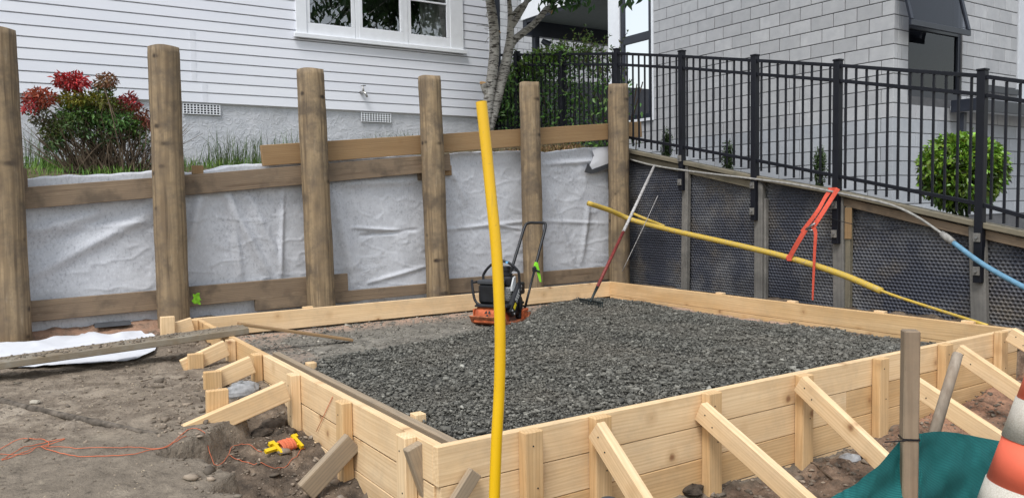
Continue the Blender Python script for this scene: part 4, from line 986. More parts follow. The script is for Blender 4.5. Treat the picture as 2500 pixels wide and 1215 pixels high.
sp = [Y(1436, 496, 4.57), Y(1490, 514, 4.57), X(1545, 537, 5.02), X(1640, 562, 5.05), X(1800, 598, 5.06), X(1930, 630, 5.06), X(2050, 668, 5.02), X(2152, 710, 4.96)]
sl_ = thing('slung_yellow_pipe', 'scuffed yellow pipe slung along the side wall in an orange strap', 'pipe', sp[-1])
tube('outer_pipe', sp, .0295, YDIRT, sl_, 16, n=6)
e = sp[-1]; sp2 = [e+(e-sp[-2]).normalized()*-.03, X(2200, 727, 4.92), X(2300, 759, 4.8), X(2410, 794, 4.60)]
tube('inner_pipe', sp2, .0125, YDIRT, sl_, 10, n=5)
tag(tube('short_yellow_rod', [X(1540, 519, 5.16), X(1575, 534, 5.18), X(1622, 551, 5.2)], [.016, .02, .012], YDIRT, None, 10, n=4), 'short dirty yellow rod behind the slung pipe near the corner', 'rod')

def ribbon(name, path, w, mat, parent, wdir=(0, 1, 0), n=6, th=.0025):
    P_ = smooth_path(path, n); V_ = []; F_ = []
    for i, p in enumerate(P_):
        t = (P_[min(i+1, len(P_)-1)]-P_[max(0, i-1)]).normalized(); nn = Vector((1, 0, 0)); s = nn.cross(t).normalized()
        ww = w[0]+(w[1]-w[0])*i/(len(P_)-1) if hasattr(w, '__len__') else w
        for q in (p+s*ww/2-nn*th, p-s*ww/2-nn*th, p-s*ww/2+nn*th, p+s*ww/2+nn*th): V_.append(q)
    for i in range(len(P_)-1):
        for k in range(4): F_.append([i*4+k, i*4+(k+1) % 4, i*4+4+(k+1) % 4, i*4+4+k])
    F_ += [[3, 2, 1, 0], [len(V_)-4+k for k in range(4)]]
    return link(name, mesh(name, V_, F_, False), mat, parent)
st = thing('orange_strap', 'orange lashing strap tied round a fence post and holding the yellow pipe', 'strap', X(1960, 560, 5.0))
ribbon('webbing', [X(2030, 462, 5.19), X(2016, 480, 5.16), X(1995, 517, 5.08), X(1958, 566, 5.05)], .04, REDW, st)
ribbon('webbing', [X(2046, 460, 5.18), X(2030, 485, 5.15), X(2005, 525, 5.07), X(1984, 556, 5.03)], .045, REDW, st)
ribbon('webbing', [X(1972, 552, 5.02), X(1950, 588, 5.01), X(1929, 626, 5.025), X(1927, 636, 5.02)], .05, REDW, st)
ribbon('webbing_tail', [X(1984, 553, 5.0), X(1991, 568, 4.985), X(1989, 610, 4.98), X(1986, 680, 4.98), X(1984, 732, 4.98)], (.042, .016), REDW, st)
pp = X(1929, 630, 5.06); ax = (X(1940, 633, 5.06)-X(1918, 627, 5.06)).normalized()
v_, f_ = tube_geo([pp-ax*.024, pp+ax*.024], .0325, 16, cap=False); link('pipe_loop', mesh('loop', v_, f_, True), REDW, st)
a_ = X(2038, 463, XF); joined('post_loop', [box_geo(XF-.042, XF+.042, a_.y-.042, a_.y+.042, a_.z-.02, a_.z+.02)], REDW, st)
joined('buckle', [tube_geo([X(1968, 560, 4.99), X(1990, 545, 4.985)], [.012, .008], 8), tube_geo([X(1972, 562, 4.985), X(1984, 562, 4.985)], .007, 6)], STEEL, st, True)

ho = thing('grey_and_blue_hose', 'muddy grey hose along the capping that joins a blue pipe at the right edge', 'hose', X(2306, 576, 5.1))
hp = [X(1540, 390, 5.22), X(1600, 405, 5.2), X(1700, 420, 5.2), X(1850, 438, 5.19), X(1950, 452, 5.18), X(2060, 474, 5.18), X(2165, 497, 5.18), X(2235, 527, 5.16), X(2304, 573, 5.12)]
tube('hose', hp, .011, GREYH, ho, 10, n=6)
bp = [X(2300, 570, 5.12), X(2326, 591, 5.1), X(2400, 645, 5.02), X(2500, 701, 4.9), X(2600, 748, 4.78), X(2760, 810, 4.6)]
tube('connector', [X(2298, 569, 5.115), X(2312, 580, 5.11), X(2328, 592, 5.10)], [.022, .03, .026], GREYH, ho, 12)
tube('blue_pipe', bp[1:], .0205, BLUEP, ho, 14, n=6)
tag(tube('black_cable', [X(1850, 439, 5.2), X(1890, 472, 5.215), X(1960, 508, 5.22), X(2030, 533, 5.2), X(2085, 548, 5.22), X(2150, 562, 5.25), X(2200, 557, 5.25), X(2214, 560, 5.24), X(2212, 566, 5.24)], .004, WIRE, None, 6, n=6), 'thin black cable drooping across the dimpled sheet', 'cable')
tag(tube('hanging_string', [X(1606, 478, 5.2), X(1570, 556, 5.0), X(1519, 662, 4.86)], .0045, SILV, None, 6, n=4), 'thin pale cord hanging in the corner beside the rake', 'string')

# rake
rk = thing('garden_rake', 'long handled rake with red and pale shaft leaning on the side wall', 'rake', (3.75, 3.72, -.13))
zr_ = float(zgrav(np.array([3.62]), np.array([3.6]))[0]); hb = Zp(1441, 737, zr_+.05); ht = X(1598, 404, 5.2); hm = hb + (ht-hb)*.43
def lerp(a, b, t): return a+(b-a)*t
tube('socket', [hb, lerp(hb, ht, .10)], [.010, .016], IRON, rk, 10); tube('lower_shaft', [lerp(hb, ht, .09), lerp(hb, ht, .46)], .0165, REDH, rk, 12); tube('upper_shaft', [lerp(hb, ht, .455), ht], .0165, SILV, rk, 12)
rd = (Zp(1474, 739, -.13)-Zp(1412, 728, -.13)).normalized(); rc = Zp(1443, 734, zr_+.05)
parts = [tube_geo([rc-rd*.19, rc+rd*.19], .010, 6)]
for k in range(14):
    q = rc + rd*(-.185+.37*k/13); parts.append(tube_geo([q, q+Vector((-.012, -.012, -.07))], [.007, .004], 5))
joined('rake_head', parts, IRON, rk)

# ================================================================== PLATE COMPACTOR
cpo = Zp(1226, 783, -.165); cpo.z = float(zgrav(np.array([cpo.x]), np.array([cpo.y]))[0])+.006
cm = thing('plate_compactor', 'orange and black plate compactor with tall folding handle parked on the gravel', 'plate compactor', cpo)
CMt = Matrix.Translation(cpo) @ Matrix(((-.87, .49, 0, 0), (-.49, -.87, 0, 0), (0, 0, 1, 0), (0, 0, 0, 1)))
def cb(p): return CMt @ Vector(p)
def ctube(name, pts, r, mat, n=0, seg=10, parent=cm): return tube(name, [cb(p) for p in pts], r, mat, parent, seg, n=n)
def cbox(name, x0, x1, y0, y1, z0, z1, mat, rot=0, bev=.008):
    M_ = CMt @ Matrix.Translation(((x0+x1)/2, (y0+y1)/2, (z0+z1)/2)) @ Matrix.Rotation(rot, 4, 'Y'); return link(name, box_mesh(x1-x0, y1-y0, z1-z0, bev), mat, cm, M_)
prof = [(-.24, .07), (-.20, .02), (-.16, 0.), (.19, 0.), (.25, .025), (.29, .085), (.277, .092), (.24, .05), (.185, .03), (-.155, .03), (-.19, .045), (-.225, .08)]
v_ = [(a, s*.185, b) for s in (-1, 1) for a, b in prof]; n = len(prof)
f_ = [[i, (i+1) % n, n+(i+1) % n, n+i] for i in range(n)]
for s in (0, n):
    for i in range(n//2-1): f_.append([s+i, s+i+1, s+n-2-i, s+n-1-i] if s else [s+n-1-i, s+n-2-i, s+i+1, s+i])
link('base_plate', mesh('base_plate', v_, f_), ORANGEW, cm, CMt)
hv = []
for s in (-.15, .10):
    for k in range(13):
        a = math.pi*k/12; hv.append((.15+.10*math.cos(a), s, .035+.14*math.sin(a)**.75))
hf = [[k, k+1, 14+k, 13+k] for k in range(12)] + [list(range(13))[::-1], list(range(13, 26))]
hood = link('exciter_hood', mesh('hood', hv, [q[::-1] for q in hf], False), ORANGE, cm, CMt)
for k in range(3):     # three-blade mark on the hood's front
    a0 = -math.pi/2+k*2.0944
    pts = [(0, .010*math.cos(a0+o), .010*math.sin(a0+o)) for o in (-.5, .5)] + [(0, .034*math.cos(a0+o), .034*math.sin(a0+o)) for o in (.55, -.55)]
    M_ = CMt @ Matrix.Translation((.243, -.02, .112)) @ Matrix.Rotation(-.38, 4, 'Y')
    link('emblem_blade', mesh('emblem', pts, [[0, 1, 2, 3]]), BLACKP, cm, M_)
cbox('hood_rib', .06, .26, -.164, -.152, .03, .15, ORANGE); cbox('hood_rib', .07, .26, .102, .114, .03, .16, ORANGE); cbox('hood_rim', .245, .268, -.15, .10, .03, .055, ORANGE, 0, .004)
cbox('rear_lug', -.17, -.08, .155, .18, .031, .115, ORANGE); cbox('rear_lug', -.17, -.08, -.18, -.155, .031, .115, ORANGE)
for s in (-1, 1): cbox('rubber_mount', -.12, -.06, s*.13-.03, s*.13+.03, .032, .17, BLACKP, 0, .012)
cbox('engine_deck', -.15, .20, -.17, .16, .165, .188, BLACKP)
cbox('water_tank', .03, .16, -.165, .05, .19, .365, BLACKP, 0, .018); cbox('tank_cover', .025, .165, -.17, .055, .367, .405, CHAR, 0, .014)
cbox('engine_block', -.13, .02, -.03, .105, .19, .335, ENGS, 0, .018)
for k in range(5): cbox('cooling_fin', -.132, .022, -.032, .108, .225+k*.022, .231+k*.022, STEEL, 0, .002)
cbox('engine_shroud', -.12, .02, -.05, .10, .337, .43, BLACKP, 0, .03)
v_, f_ = lathe_geo([(.05, .425), (.062, .435), (.062, .452), (.04, .46), (.04, .475), (.047, .48), (.047, .515), (.04, .522)], 18); link('fuel_cap', mesh('cap', v_, f_), BLACKP, cm, CMt @ Matrix.Translation((-.05, .02, 0)))
joined('muffler_shield', [box_geo(-.05, .03, .108, .128, .30, .345), ([(-.05, .112, .345), (.03, .112, .345), (-.01, .112, .42), (-.045, .112, .43), (-.05, .126, .345), (.03, .126, .345), (-.01, .126, .42), (-.045, .126, .43)], [[0, 1, 2, 3], [7, 6, 5, 4], [0, 4, 5, 1], [1, 5, 6, 2], [2, 6, 7, 3], [3, 7, 4, 0]])], WHITEM, cm, False, CMt)
cbox('air_filter', -.15, -.06, .12, .17, .26, .37, BLACKP, 0, .015)
bgd = Matrix.Translation((.02, .145, .215)) @ Matrix.Rotation(math.radians(48), 4, 'Y')
link('belt_guard', box_mesh(.32, .05, .10, .018), BLACKP, cm, CMt @ bgd)
for (a, b, c, d) in ((-.13, .02, -.006, -.002), (-.13, .02, .030, .034), (-.13, -.126, -.006, .034), (.016, .02, -.006, .034)): link('guard_border', box_mesh(b-a, .002, d-c, .0002), WHITEM, cm, CMt @ bgd @ Matrix.Translation(((a+b)/2, .0262, (c+d)/2)))
for k in range(5): link('guard_stroke', box_mesh(.014, .002, .024, .0002), WHITEM, cm, CMt @ bgd @ Matrix.Translation((-.108+k*.027, .0262, .014)))
link('warning_sticker', box_mesh(.06, .002, .034, .0002), YELM, cm, CMt @ bgd @ Matrix.Translation((.065, .0262, .0)))
for (a, c) in ((-.145, .02), (.13, .02), (.13, -.03)): link('bolt', box_mesh(.018, .012, .018, .005), STEEL, cm, CMt @ bgd @ Matrix.Translation((a, .03, c)))
joined('pulley_cover', [(lambda g: ([(p[0]-.05, p[2]+.12, p[1]+.17) for p in g[0]], g[1]))(lathe_geo([(.095, 0), (.1, .012), (.09, .03), (.03, .035)], 20))], BLACKP, cm, True, CMt)
ctube('lifting_frame', [(.05, -.165, .18), (.05, -.167, .40), (.045, -.155, .465), (.03, -.085, .54), (.01, 0, .575), (-.01, .085, .55), (-.03, .15, .49), (-.035, .168, .42), (-.04, .17, .10)], .0125, BLACKP, 5, 12)
ctube('front_guard', [(.19, -.205, .41), (.20, -.20, .36), (.215, -.17, .24), (.22, -.12, .19), (.22, -.02, .18), (.215, .05, .195), (.205, .075, .25)], .012, BLACKP, 5, 10); ctube('guard_arm', [(.192, -.2, .385), (.05, -.168, .385)], .011, BLACKP)
cbox('guard_foot', .12, .235, -.16, .08, .166, .184, BLACKP)
joined('hose_clip', [(lambda g: ([CMt @ Vector(p) for p in g[0]], g[1]))(box_geo(-.015, .015, .055, .075, .552, .572))], BLUECAP, cm)
hx0, hz0, hx1, hz1, hw0, hw1 = -.20, .10, -.76, .90, .135, .115
def hl(t, s): return (hx0+(hx1-hx0)*t, s*(hw0+(hw1-hw0)*t), hz0+(hz1-hz0)*t)
for s in (-1, 1):
    ctube('lower_handle', [hl(0, s), hl(.46, s)], .0115, BLACKP); c_ = hl(.45, s); cbox('clamp', c_[0]-.022, c_[0]+.022, c_[1]-.02, c_[1]+.02, c_[2]-.025, c_[2]+.025, BLACKP)
    cbox('handle_bracket', -.23, -.13, s*.135-.03, s*.135+.03, .085, .115, ORANGE); ctube('clamp_lever', [hl(.45, s), (c_[0]+.01, c_[1]+.06, c_[2]-.02)], [.012, .007], BLACKP)
a1 = hl(1, 1); ctube('upper_handle', [hl(.44, -1), hl(.7, -1), hl(.95, -1), (a1[0], -.085, a1[2]), (a1[0], 0, a1[2]+.003), (a1[0], .085, a1[2]), hl(.95, 1), hl(.7, 1), hl(.44, 1)], .0145, BLACKP, 6)
q = cb(hl(.5, 1)); sd_ = Vector((.49, -.87, 0))
vs_ = []; 
for i, (dz, w, o) in enumerate(((.02, .03, .02), (-.03, .035, .024), (-.08, .032, .03), (-.12, .028, .035), (-.16, .02, .036))):
    for sgn in (-1, 1): vs_.append(q+sd_*(.01*i+sgn*w/2+.015)+Vector((-.02, -.02, dz)))
link('lime_strap', mesh('lime_strap', vs_, [[2*i, 2*i+1, 2*i+3, 2*i+2] for i in range(4)]), LIME, cm)
joined('lime_wrap', [tube_geo([cb(hl(.48, 1)), cb(hl(.525, 1))], .019, 10)], LIME, cm)

# ================================================================== LEFT SIDE: plank, batten, cloths, string, reel, rubble
p0 = Vector((.15, 3.33, .028)); p1 = Vector((-2.6, 3.42, -.10))
pk = thing('muddy_plank', 'long muddy plank laid from the left over the formwork edge', 'plank', (p0+p1)/2)
pl = beam('plank', p0, p1, .22, .047, DIRTW, pk, bev=.005)
n = 700; tt = rng.random(n)**.8; x = p0.x+(p1.x-p0.x)*tt; y = p0.y+(p1.y-p0.y)*tt+rng.uniform(-.1, .1, n); z = p0.z+(p1.z-p0.z)*tt+.024; r = np.clip(rng.lognormal(-5.1, .5, n), .002, .016)
g = stones('dirt_crumbs', x, y, z+r*.2, r, CLOD, .6); g.parent = pk; g.matrix_parent_inverse = ROOTINV[pk.name]; g['kind'] = 'stuff'
a, b = Zp(582, 790, .055), Zp(858, 829, float(zgrav(np.array([1.05]), np.array([3.45]))[0])+.02)
tag(beam('thin_batten', a, b, .085, .02, RAIL2, None, bev=.003), 'thin brown batten sloping from the muddy plank down onto the floor', 'batten')
# white cloth on the ground
te = [(-150, 850), (0, 838), (90, 836), (200, 808), (240, 815), (290, 816), (345, 808), (386, 828)]; be = [(-150, 915), (0, 897), (60, 896), (150, 893), (230, 889), (280, 886), (330, 878), (378, 858)]
TP = [gp(*q, dz=.03) for q in te]; BP = [gp(*q, dz=.01) for q in be]
nu, nv = 90, 24; G = np.zeros((nu, nv, 3)); ta = np.array([tuple(p) for p in TP]); ba = np.array([tuple(p) for p in BP]); ss = np.linspace(0, 7, nu)
for j in range(nv):
    w = j/(nv-1)
    for c in range(3): G[:, j, c] = np.interp(ss, range(8), ta[:, c])*(1-w)+np.interp(ss, range(8), ba[:, c])*w
G[..., 2] = zsoil(G[..., 0], G[..., 1], False) + .018 + .02*fbm(G[..., 0], G[..., 1], 4, .55, 5.) + .03*np.exp(-(np.linspace(0, 1, nv)[None]/.2)**2)*(.4+.6*np.sin(ss*2.1)[:, None]**2)
tag(link('white_ground_cloth', grid_mesh('white_cloth', G), WFAB), 'crumpled white cloth on the ground under the muddy plank', 'cloth')
# dark liner scrap and clay lumps under the sheet's hem
G2 = np.zeros((20, 8, 3)); c = gp(275, 800)
for i in range(20):
    for j in range(8):
        G2[i, j] = (c.x-.14+.28*i/19, c.y-.05+.10*j/7, c.z+.02+.035*math.sin(math.pi*j/7))
tag(link('black_liner_scrap', grid_mesh('liner_scrap', G2), CHAR), 'small black liner scrap on the ground below the hem of the sheet', 'liner')
# half-buried pipe / root across the trodden ground
rt = [gp(a_, b_) for a_, b_ in ((-120, 955), (0, 980), (60, 996), (130, 1010), (200, 1026), (270, 1040), (330, 1052), (385, 1060))]
tag(tube('buried_root', [p+Vector((0, 0, .004)) for p in rt], [.022, .021, .02, .017, .02, .018, .014, .008], TWIG if False else plain('muddy_root', (.13, .11, .09), .95, .1, var=.4, sc_=25), None, 10, n=5), 'muddy root half buried across the trodden ground at the left', 'root')
def gpath(pts, dz=.006): return [gp(a_, b_)+Vector((0, 0, dz)) for a_, b_ in pts]
def gsnap(pts):
    P_ = smooth_path(gpath(pts), 6)
    for p in P_: p.z = max(float(zsoil(np.array([p.x+dx]), np.array([p.y+dy]))[0]) for dx, dy in ((0, 0), (.01, 0), (-.01, 0), (0, .01), (0, -.01)))+.004
    return P_
so_ = thing('orange_string_line', 'tangled orange string line lying over the trodden ground', 'string', gp(300, 1100))
tube('strand', gsnap([(-30, 1105), (40, 1080), (95, 1075), (120, 1085), (80, 1100), (40, 1115), (5, 1125), (25, 1112), (80, 1090), (130, 1078), (158, 1073), (140, 1080), (100, 1090), (120, 1100), (180, 1110), (250, 1114), (320, 1112), (360, 1100), (405, 1092), (430, 1078), (455, 1062)]), .0019, STRING, so_, 5)
tube('strand', gsnap([(-20, 1110), (60, 1112), (100, 1094), (170, 1092), (260, 1095), (330, 1090), (400, 1092), (470, 1090), (530, 1088), (570, 1092), (610, 1100), (640, 1108)]), .0016, STRING, so_, 5)
tube('strand', gsnap([(560, 1110), (580, 1130), (620, 1142), (680, 1140), (720, 1122), (745, 1098)]), .0016, STRING, so_, 5)
tg = X(808, 966, -.004); tube('taut_line', [X(812, 968, -.004), X(772, 1052, -.006)], .0018, STRING, so_, 5)
# string reel
rc = gp(692, 1104)+Vector((0, 0, .035)); rdir = (gp(738, 1096)-gp(648, 1118)).normalized(); rdir.z = .04
M_, _ = frame_from(rc-rdir, rc+rdir, (0, 0, 1)); M_.translation = rc; M_ = M_ @ Matrix.Rotation(.45, 4, 'X')
rl = thing('string_reel', 'yellow plastic string reel wound with orange line in the trench', 'string reel', rc)
joined('reel_frame', [box_geo(-.105, -.04, -.011, .011, -.008, .008), box_geo(-.045, -.028, -.05, .05, -.011, .011), box_geo(.075, .092, -.05, .05, -.011, .011), box_geo(-.03, .08, -.03, -.018, -.008, .008), box_geo(-.03, .08, .018, .03, -.008, .008), box_geo(-.06, -.044, .03, .05, -.01, .01), box_geo(.09, .108, .03, .05, -.01, .01)], REELY, rl, False, M_)
parts = []
for k in range(9):
    xk = -.012+k*.0085; o = .003*math.sin(k*2.3)
    parts.append(tube_geo([(xk, .034*math.cos(a2), .018*math.sin(a2)+o) for a2 in np.linspace(0, 6.283, 15)], .0062, 6, cap=False))
joined('wound_string', parts, STRING, rl, True, M_)
# rubble stones
def rock(c, r, name, label, mat=CONC, fl=.65, seed=1):
    rr = np.random.default_rng(seed); v = []; f = []
    nu_, nv_ = 14, 9
    for i in range(nv_+1):
        th = math.pi*i/nv_
        for k in range(nu_):
            ph = 2*math.pi*k/nu_; q = r*(1+.35*float(vnoise(np.array([math.cos(ph)*1.7+seed*5+math.cos(th)]), np.array([math.sin(ph)*1.7+math.cos(th)*1.3]))[0])+.08*(rr.random()-.5))
            v.append((c.x+q*1.3*math.sin(th)*math.cos(ph), c.y+q*math.sin(th)*math.sin(ph), c.z+q*fl*math.cos(th)))
    for i in range(nv_):
        for k in range(nu_): f.append([i*nu_+k, i*nu_+(k+1) % nu_, (i+1)*nu_+(k+1) % nu_, (i+1)*nu_+k])
    o = link(name, mesh(name, v, [q[::-1] for q in f]), mat); tag(o, label, 'stone'); return o
rock(gp(592, 962)+Vector((0, 0, .02)), .085, 'rubble_lump', 'pale grey rubble lump between the left braces', seed=3)
MUD = plain('dark_clod', (.075, .06, .047), .95, .1, var=.45, sc_=24)
for i, (px, py, r, lab) in enumerate(((670, 1040, .06, 'dark clod under the long left brace'), (700, 1060, .045, 'dark clod beside the stake above the reel'), (640, 1060, .05, 'dark clod left of the reel under the brace'), (690, 1062, .03, 'smallest dark clod near the yellow reel'))):
    rock(gp(px, py)+Vector((0, 0, .01)), r, 'soil_lump', lab, MUD, .6, 10+i)['group'] = 'dark clods in the trench'
rock(gp(85, 983)+Vector((0, 0, .005)), .022, 'pale_pebble', 'pale pebble above the root at the left', WHITEM if False else plain('pale_stone', (.42, .38, .31), .9), .6, 31)
for i, (px, py, r, lab) in enumerate(((2075, 1125, .05, 'pale stone in the mud left of the teal cloth'), (2120, 1120, .035, 'small dark stone beside the teal cloth'), (1690, 1200, .05, 'muddy stone at the foot of the middle braces'))):
    rock(gp(px, py)+Vector((0, 0, .01)), r, 'mud_stone', lab, CONC if i == 0 else MUD, .6, 40+i)['group'] = 'stones in the mud along the front boards'
tag(tube('bent_twig', [gp(a_, b_)+Vector((0, 0, .02)) for a_, b_ in ((1955, 1128), (1985, 1140), (2010, 1160), (2040, 1185), (2062, 1200))], [.006, .005, .006, .005, .004], TWIG, None, 6, n=4), 'thin bent twig on the mud by the front stakes', 'twig')

# ================================================================== RIGHT FOREGROUND: stake, round post, shade cloth, cone, lid
az = math.atan2(ray(2222, 900).y, ray(2222, 900).x)
s0 = D(2223, 805, 2.5); sk = thing('square_stake', 'weathered square timber stake in front of the formwork at the right', 'stake', (s0.x, s0.y, -.7))
Ms = Matrix.Translation((s0.x, s0.y, (s0.z-.75)/2)) @ Matrix.Rotation(az+.28, 4, 'Z') @ AXM['z']
link('stake_shaft', box_mesh(s0.z+.75, .047, .047, .004), STAKEW, sk, Ms)
tp_ = D(2203, 1075, 2.49)
joined('cable_tie', [(lambda g: ([Matrix.Translation((s0.x, s0.y, tp_.z)) @ Matrix.Rotation(az+.28, 4, 'Z') @ Vector(p) for p in g[0]], g[1]))(box_geo(-.026, .026, -.026, .026, -.003, .003)), tube_geo([D(2160, 1078, 2.46), D(2210, 1075, 2.47)], .0022, 5)], WIRE, sk)
def roundmat():
    m = Mt('silver_round_post', .8, .2); c = m.co(rnd=False); n1 = m.noise(m.n('VectorMath', {0: c, 1: (45, 45, 4)}, operation='MULTIPLY').outputs[0], 1., 4, .6); n2 = m.noise(c, 9, 4)
    m.color(m.mix(m.ramp(n2, [(.45, 0.), (.7, .6)]), m.ramp(n1, [(.3, (.22, .175, .135)), (.7, (.38, .32, .255))]), (.27, .2, .14))); m.bump(n1, .4, .003); return m.m
ra, rb = D(2339, 862, 3.05), D(2262, 1120, 2.95)
tag(tube('round_post', [rb, lerp(rb, ra, .985), ra], [.021, .019, .016], roundmat(), None, 16), 'weathered round post leaning behind the teal cloth', 'post')
tops = [(1985, 1262, 2.36), (2040, 1212, 2.40), (2075, 1192, 2.43), (2130, 1143, 2.47), (2198, 1078, 2.53), (2224, 1054, 2.545), (2245, 1054, 2.55), (2285, 1051, 2.60), (2340, 1056, 2.66), (2400, 1068, 2.72), (2460, 1078, 2.80), (2560, 1096, 2.92)]
tw = np.array([tuple(D(*q)) for q in tops]); nu, nv = 160, 60; ss = np.linspace(0, len(tops)-1, nu); TPs = np.stack([np.interp(ss, range(len(tops)), tw[:, c]) for c in range(3)], -1)
for _ in range(3): TPs[1:-1] = (TPs[:-2]+2*TPs[1:-1]+TPs[2:])/4
G = np.zeros((nu, nv, 3)); vv = np.linspace(0, 1, nv)[None]
nrm = np.array((-.5, -.86)); fold = .03*np.sin(ss[:, None]*1.5+vv*5.5)*vv + .018*np.sin(vv*17+ss[:, None]*.8)*np.minimum(1, vv*3) + .02*fbm(ss[:, None]+0*vv, vv*6+0*ss[:, None], 3, .5, 1.2)
G[..., 0] = TPs[:, None, 0]+fold*nrm[0]-.10*vv*.5; G[..., 1] = TPs[:, None, 1]+fold*nrm[1]-.1*vv*.86; G[..., 2] = TPs[:, None, 2]*(1-vv)+(-.66)*vv
mc = grid_mesh('shade_cloth', G); uv = mc.uv_layers.new(name='UVMap'); al = np.concatenate([[0], np.cumsum(np.linalg.norm(np.diff(TPs, axis=0), axis=1))]); UU = np.repeat(al, nv); VV = G[..., 2].ravel()
li = np.zeros(len(mc.loops), np.int32); mc.loops.foreach_get('vertex_index', li); uv.data.foreach_set('uv', np.stack([UU[li], VV[li]], -1).astype(np.float32).ravel())
tag(link('shade_cloth', mc, SHADE), 'teal shade cloth tied to the square stake beside the cone', 'shade cloth')
# traffic cone, leaning
cbz = -.42; c1 = D(2553, 1100, 2.25); lean = math.radians(7.5); cd_ = (rgt*math.sin(lean)+Vector((0, 0, 1))*math.cos(lean)).normalized()
cbase = c1 - cd_*((c1.z-cbz)/cd_.z)
cn = thing('traffic_cone', 'orange and white banded traffic cone at the right edge', 'traffic cone', cbase)
Mc, _ = frame_from(cbase, cbase+cd_, (0, 1, 0)); Mc.translation = cbase; Mc = Mc @ Matrix.Rotation(math.pi/2, 4, 'Y')
hC = 1.12; rB, rT = .225, .03
def cr(h): return rB+(rT-rB)*h/hC
hA = (c1-cbase).length; dpm = 2500/2500*FPX/2.25
def hpx(y): return hA-(y-1100)/dpm*1.0
hb_ = [0.02, hpx(1345), hpx(1285), hpx(1194), hpx(1082), hpx(981), hpx(890), hC]
for i in range(len(hb_)-1):
    a, b = hb_[i], hb_[i+1]; white = i in (2, 4)
    o = .0025 if white else 0
    v_, f_ = lathe_geo([(cr(a)+o, a+.0004), (cr(b)+o, b-.0004)], 48)
    link('white_sleeve' if white else 'orange_band', mesh('band', v_, f_, True), CONEW if white else CONEO, cn, Mc)
joined('cone_base', [box_geo(-.27, .27, -.27, .27, -.02, .018)], BLACKP, cn, False, Mc)
# round lid at the bottom edge
lc = D(1486, 1226, 2.35); v_, f_ = lathe_geo([(.024, -.12), (.026, -.012), (.0285, -.01), (.0285, .004), (.024, .011), (.012, .0135)], 24)
lc.z = lc.z; lb = thing('steel_flask', 'rounded grey lid just showing at the bottom edge', 'flask', (lc.x, lc.y, lc.z-.6))
link('flask_body', mesh('flask', *lathe_geo([(.034, -.45), (.036, -.44), (.036, -.06), (.028, -.02), (.028, -.0125)], 24), True), STEEL, lb, Matrix.Translation(lc)); link('lid', mesh('lid', v_, f_, True), CHAR, lb, Matrix.Translation(lc)); boxw('standing_block', lc.x-.05, lc.x+.05, lc.y-.05, lc.y+.05, -.7, lc.z-.452, GREYW, lb, 'z')

# ================================================================== PLANTS
def leaves(name, P, D_, size, colr, mat, parent, wid=.38, fold=.25):
    """pointed leaves: base P, direction D_, length size"""
    n = len(P); d = D_/np.linalg.norm(D_, axis=1, keepdims=True); r = rng.normal(size=(n, 3)); r[:, 2] = np.abs(r[:, 2])+.6
    s = np.cross(d, r); s /= np.linalg.norm(s, axis=1, keepdims=True)+1e-9; nn = np.cross(s, d)
    L_ = size[:, None]; w = L_*wid/2
    b = P; tip = P+d*L_ - nn*L_*.12; l = P+d*L_*.45+s*w+nn*w*fold*2; rr = P+d*L_*.45-s*w+nn*w*fold*2
    v = np.stack([b, l, tip, rr], 1).reshape(-1, 3); i = np.arange(n)*4
    f = np.concatenate([np.stack([i, i+2, i+1], -1), np.stack([i, i+3, i+2], -1)])
    m = mesh_np(name, v, f); col_attr(m, np.repeat(np.clip(colr, 0, 1), 4, 0)); return link(name, m, mat, parent)
def rdir_(n, up=.2):
    d = rng.normal(size=(n, 3)); d[:, 2] += up; return d
def vary(c, n, s=.25):
    c = np.array(c); return c[None]*(1+s*rng.normal(size=(n, 1)))*(1+.1*rng.normal(size=(n, 3)))
# red-tipped bush
YN = 6.25; nb = Y(262, 400, YN); nbz = float(zbank(np.array([nb.x]), np.array([YN]))[0])-.02
nd = thing('red_tipped_bush', 'bushy shrub with red and green leaves in front of the plaster base', 'shrub', (nb.x, YN, nbz))
clumps = [(180, 203, 36, 22, (.30, .024, .026), 620), (150, 200, 22, 14, (.26, .03, .025), 140), (100, 240, 38, 22, (.23, .05, .025), 520), (75, 262, 18, 22, (.24, .022, .022), 150), (255, 200, 26, 18, (.16, .075, .035), 300), (255, 222, 25, 22, (.07, .10, .025), 250), (315, 250, 26, 24, (.22, .03, .028), 330), (335, 280, 26, 22, (.15, .055, .03), 260), (365, 300, 14, 14, (.22, .02, .025), 110), (352, 300, 18, 16, (.15, .05, .03), 120),
          (190, 245, 48, 22, (.17, .16, .02), 600), (240, 250, 45, 20, (.13, .14, .025), 500), (280, 265, 40, 18, (.10, .09, .025), 380), (200, 282, 65, 26, (.07, .13, .03), 1000), (280, 300, 60, 26, (.075, .15, .038), 1000), (330, 315, 32, 24, (.08, .14, .03), 420), (130, 320, 30, 30, (.085, .1, .03), 480), (130, 350, 22, 18, (.05, .09, .025), 220), (165, 310, 40, 30, (.06, .1, .028), 620), (100, 285, 25, 20, (.06, .06, .03), 160), (345, 345, 18, 22, (.06, .1, .03), 120), (240, 330, 70, 26, (.055, .095, .03), 420)]
PP = []; DD = []; SS = []; CC = []
stems = []
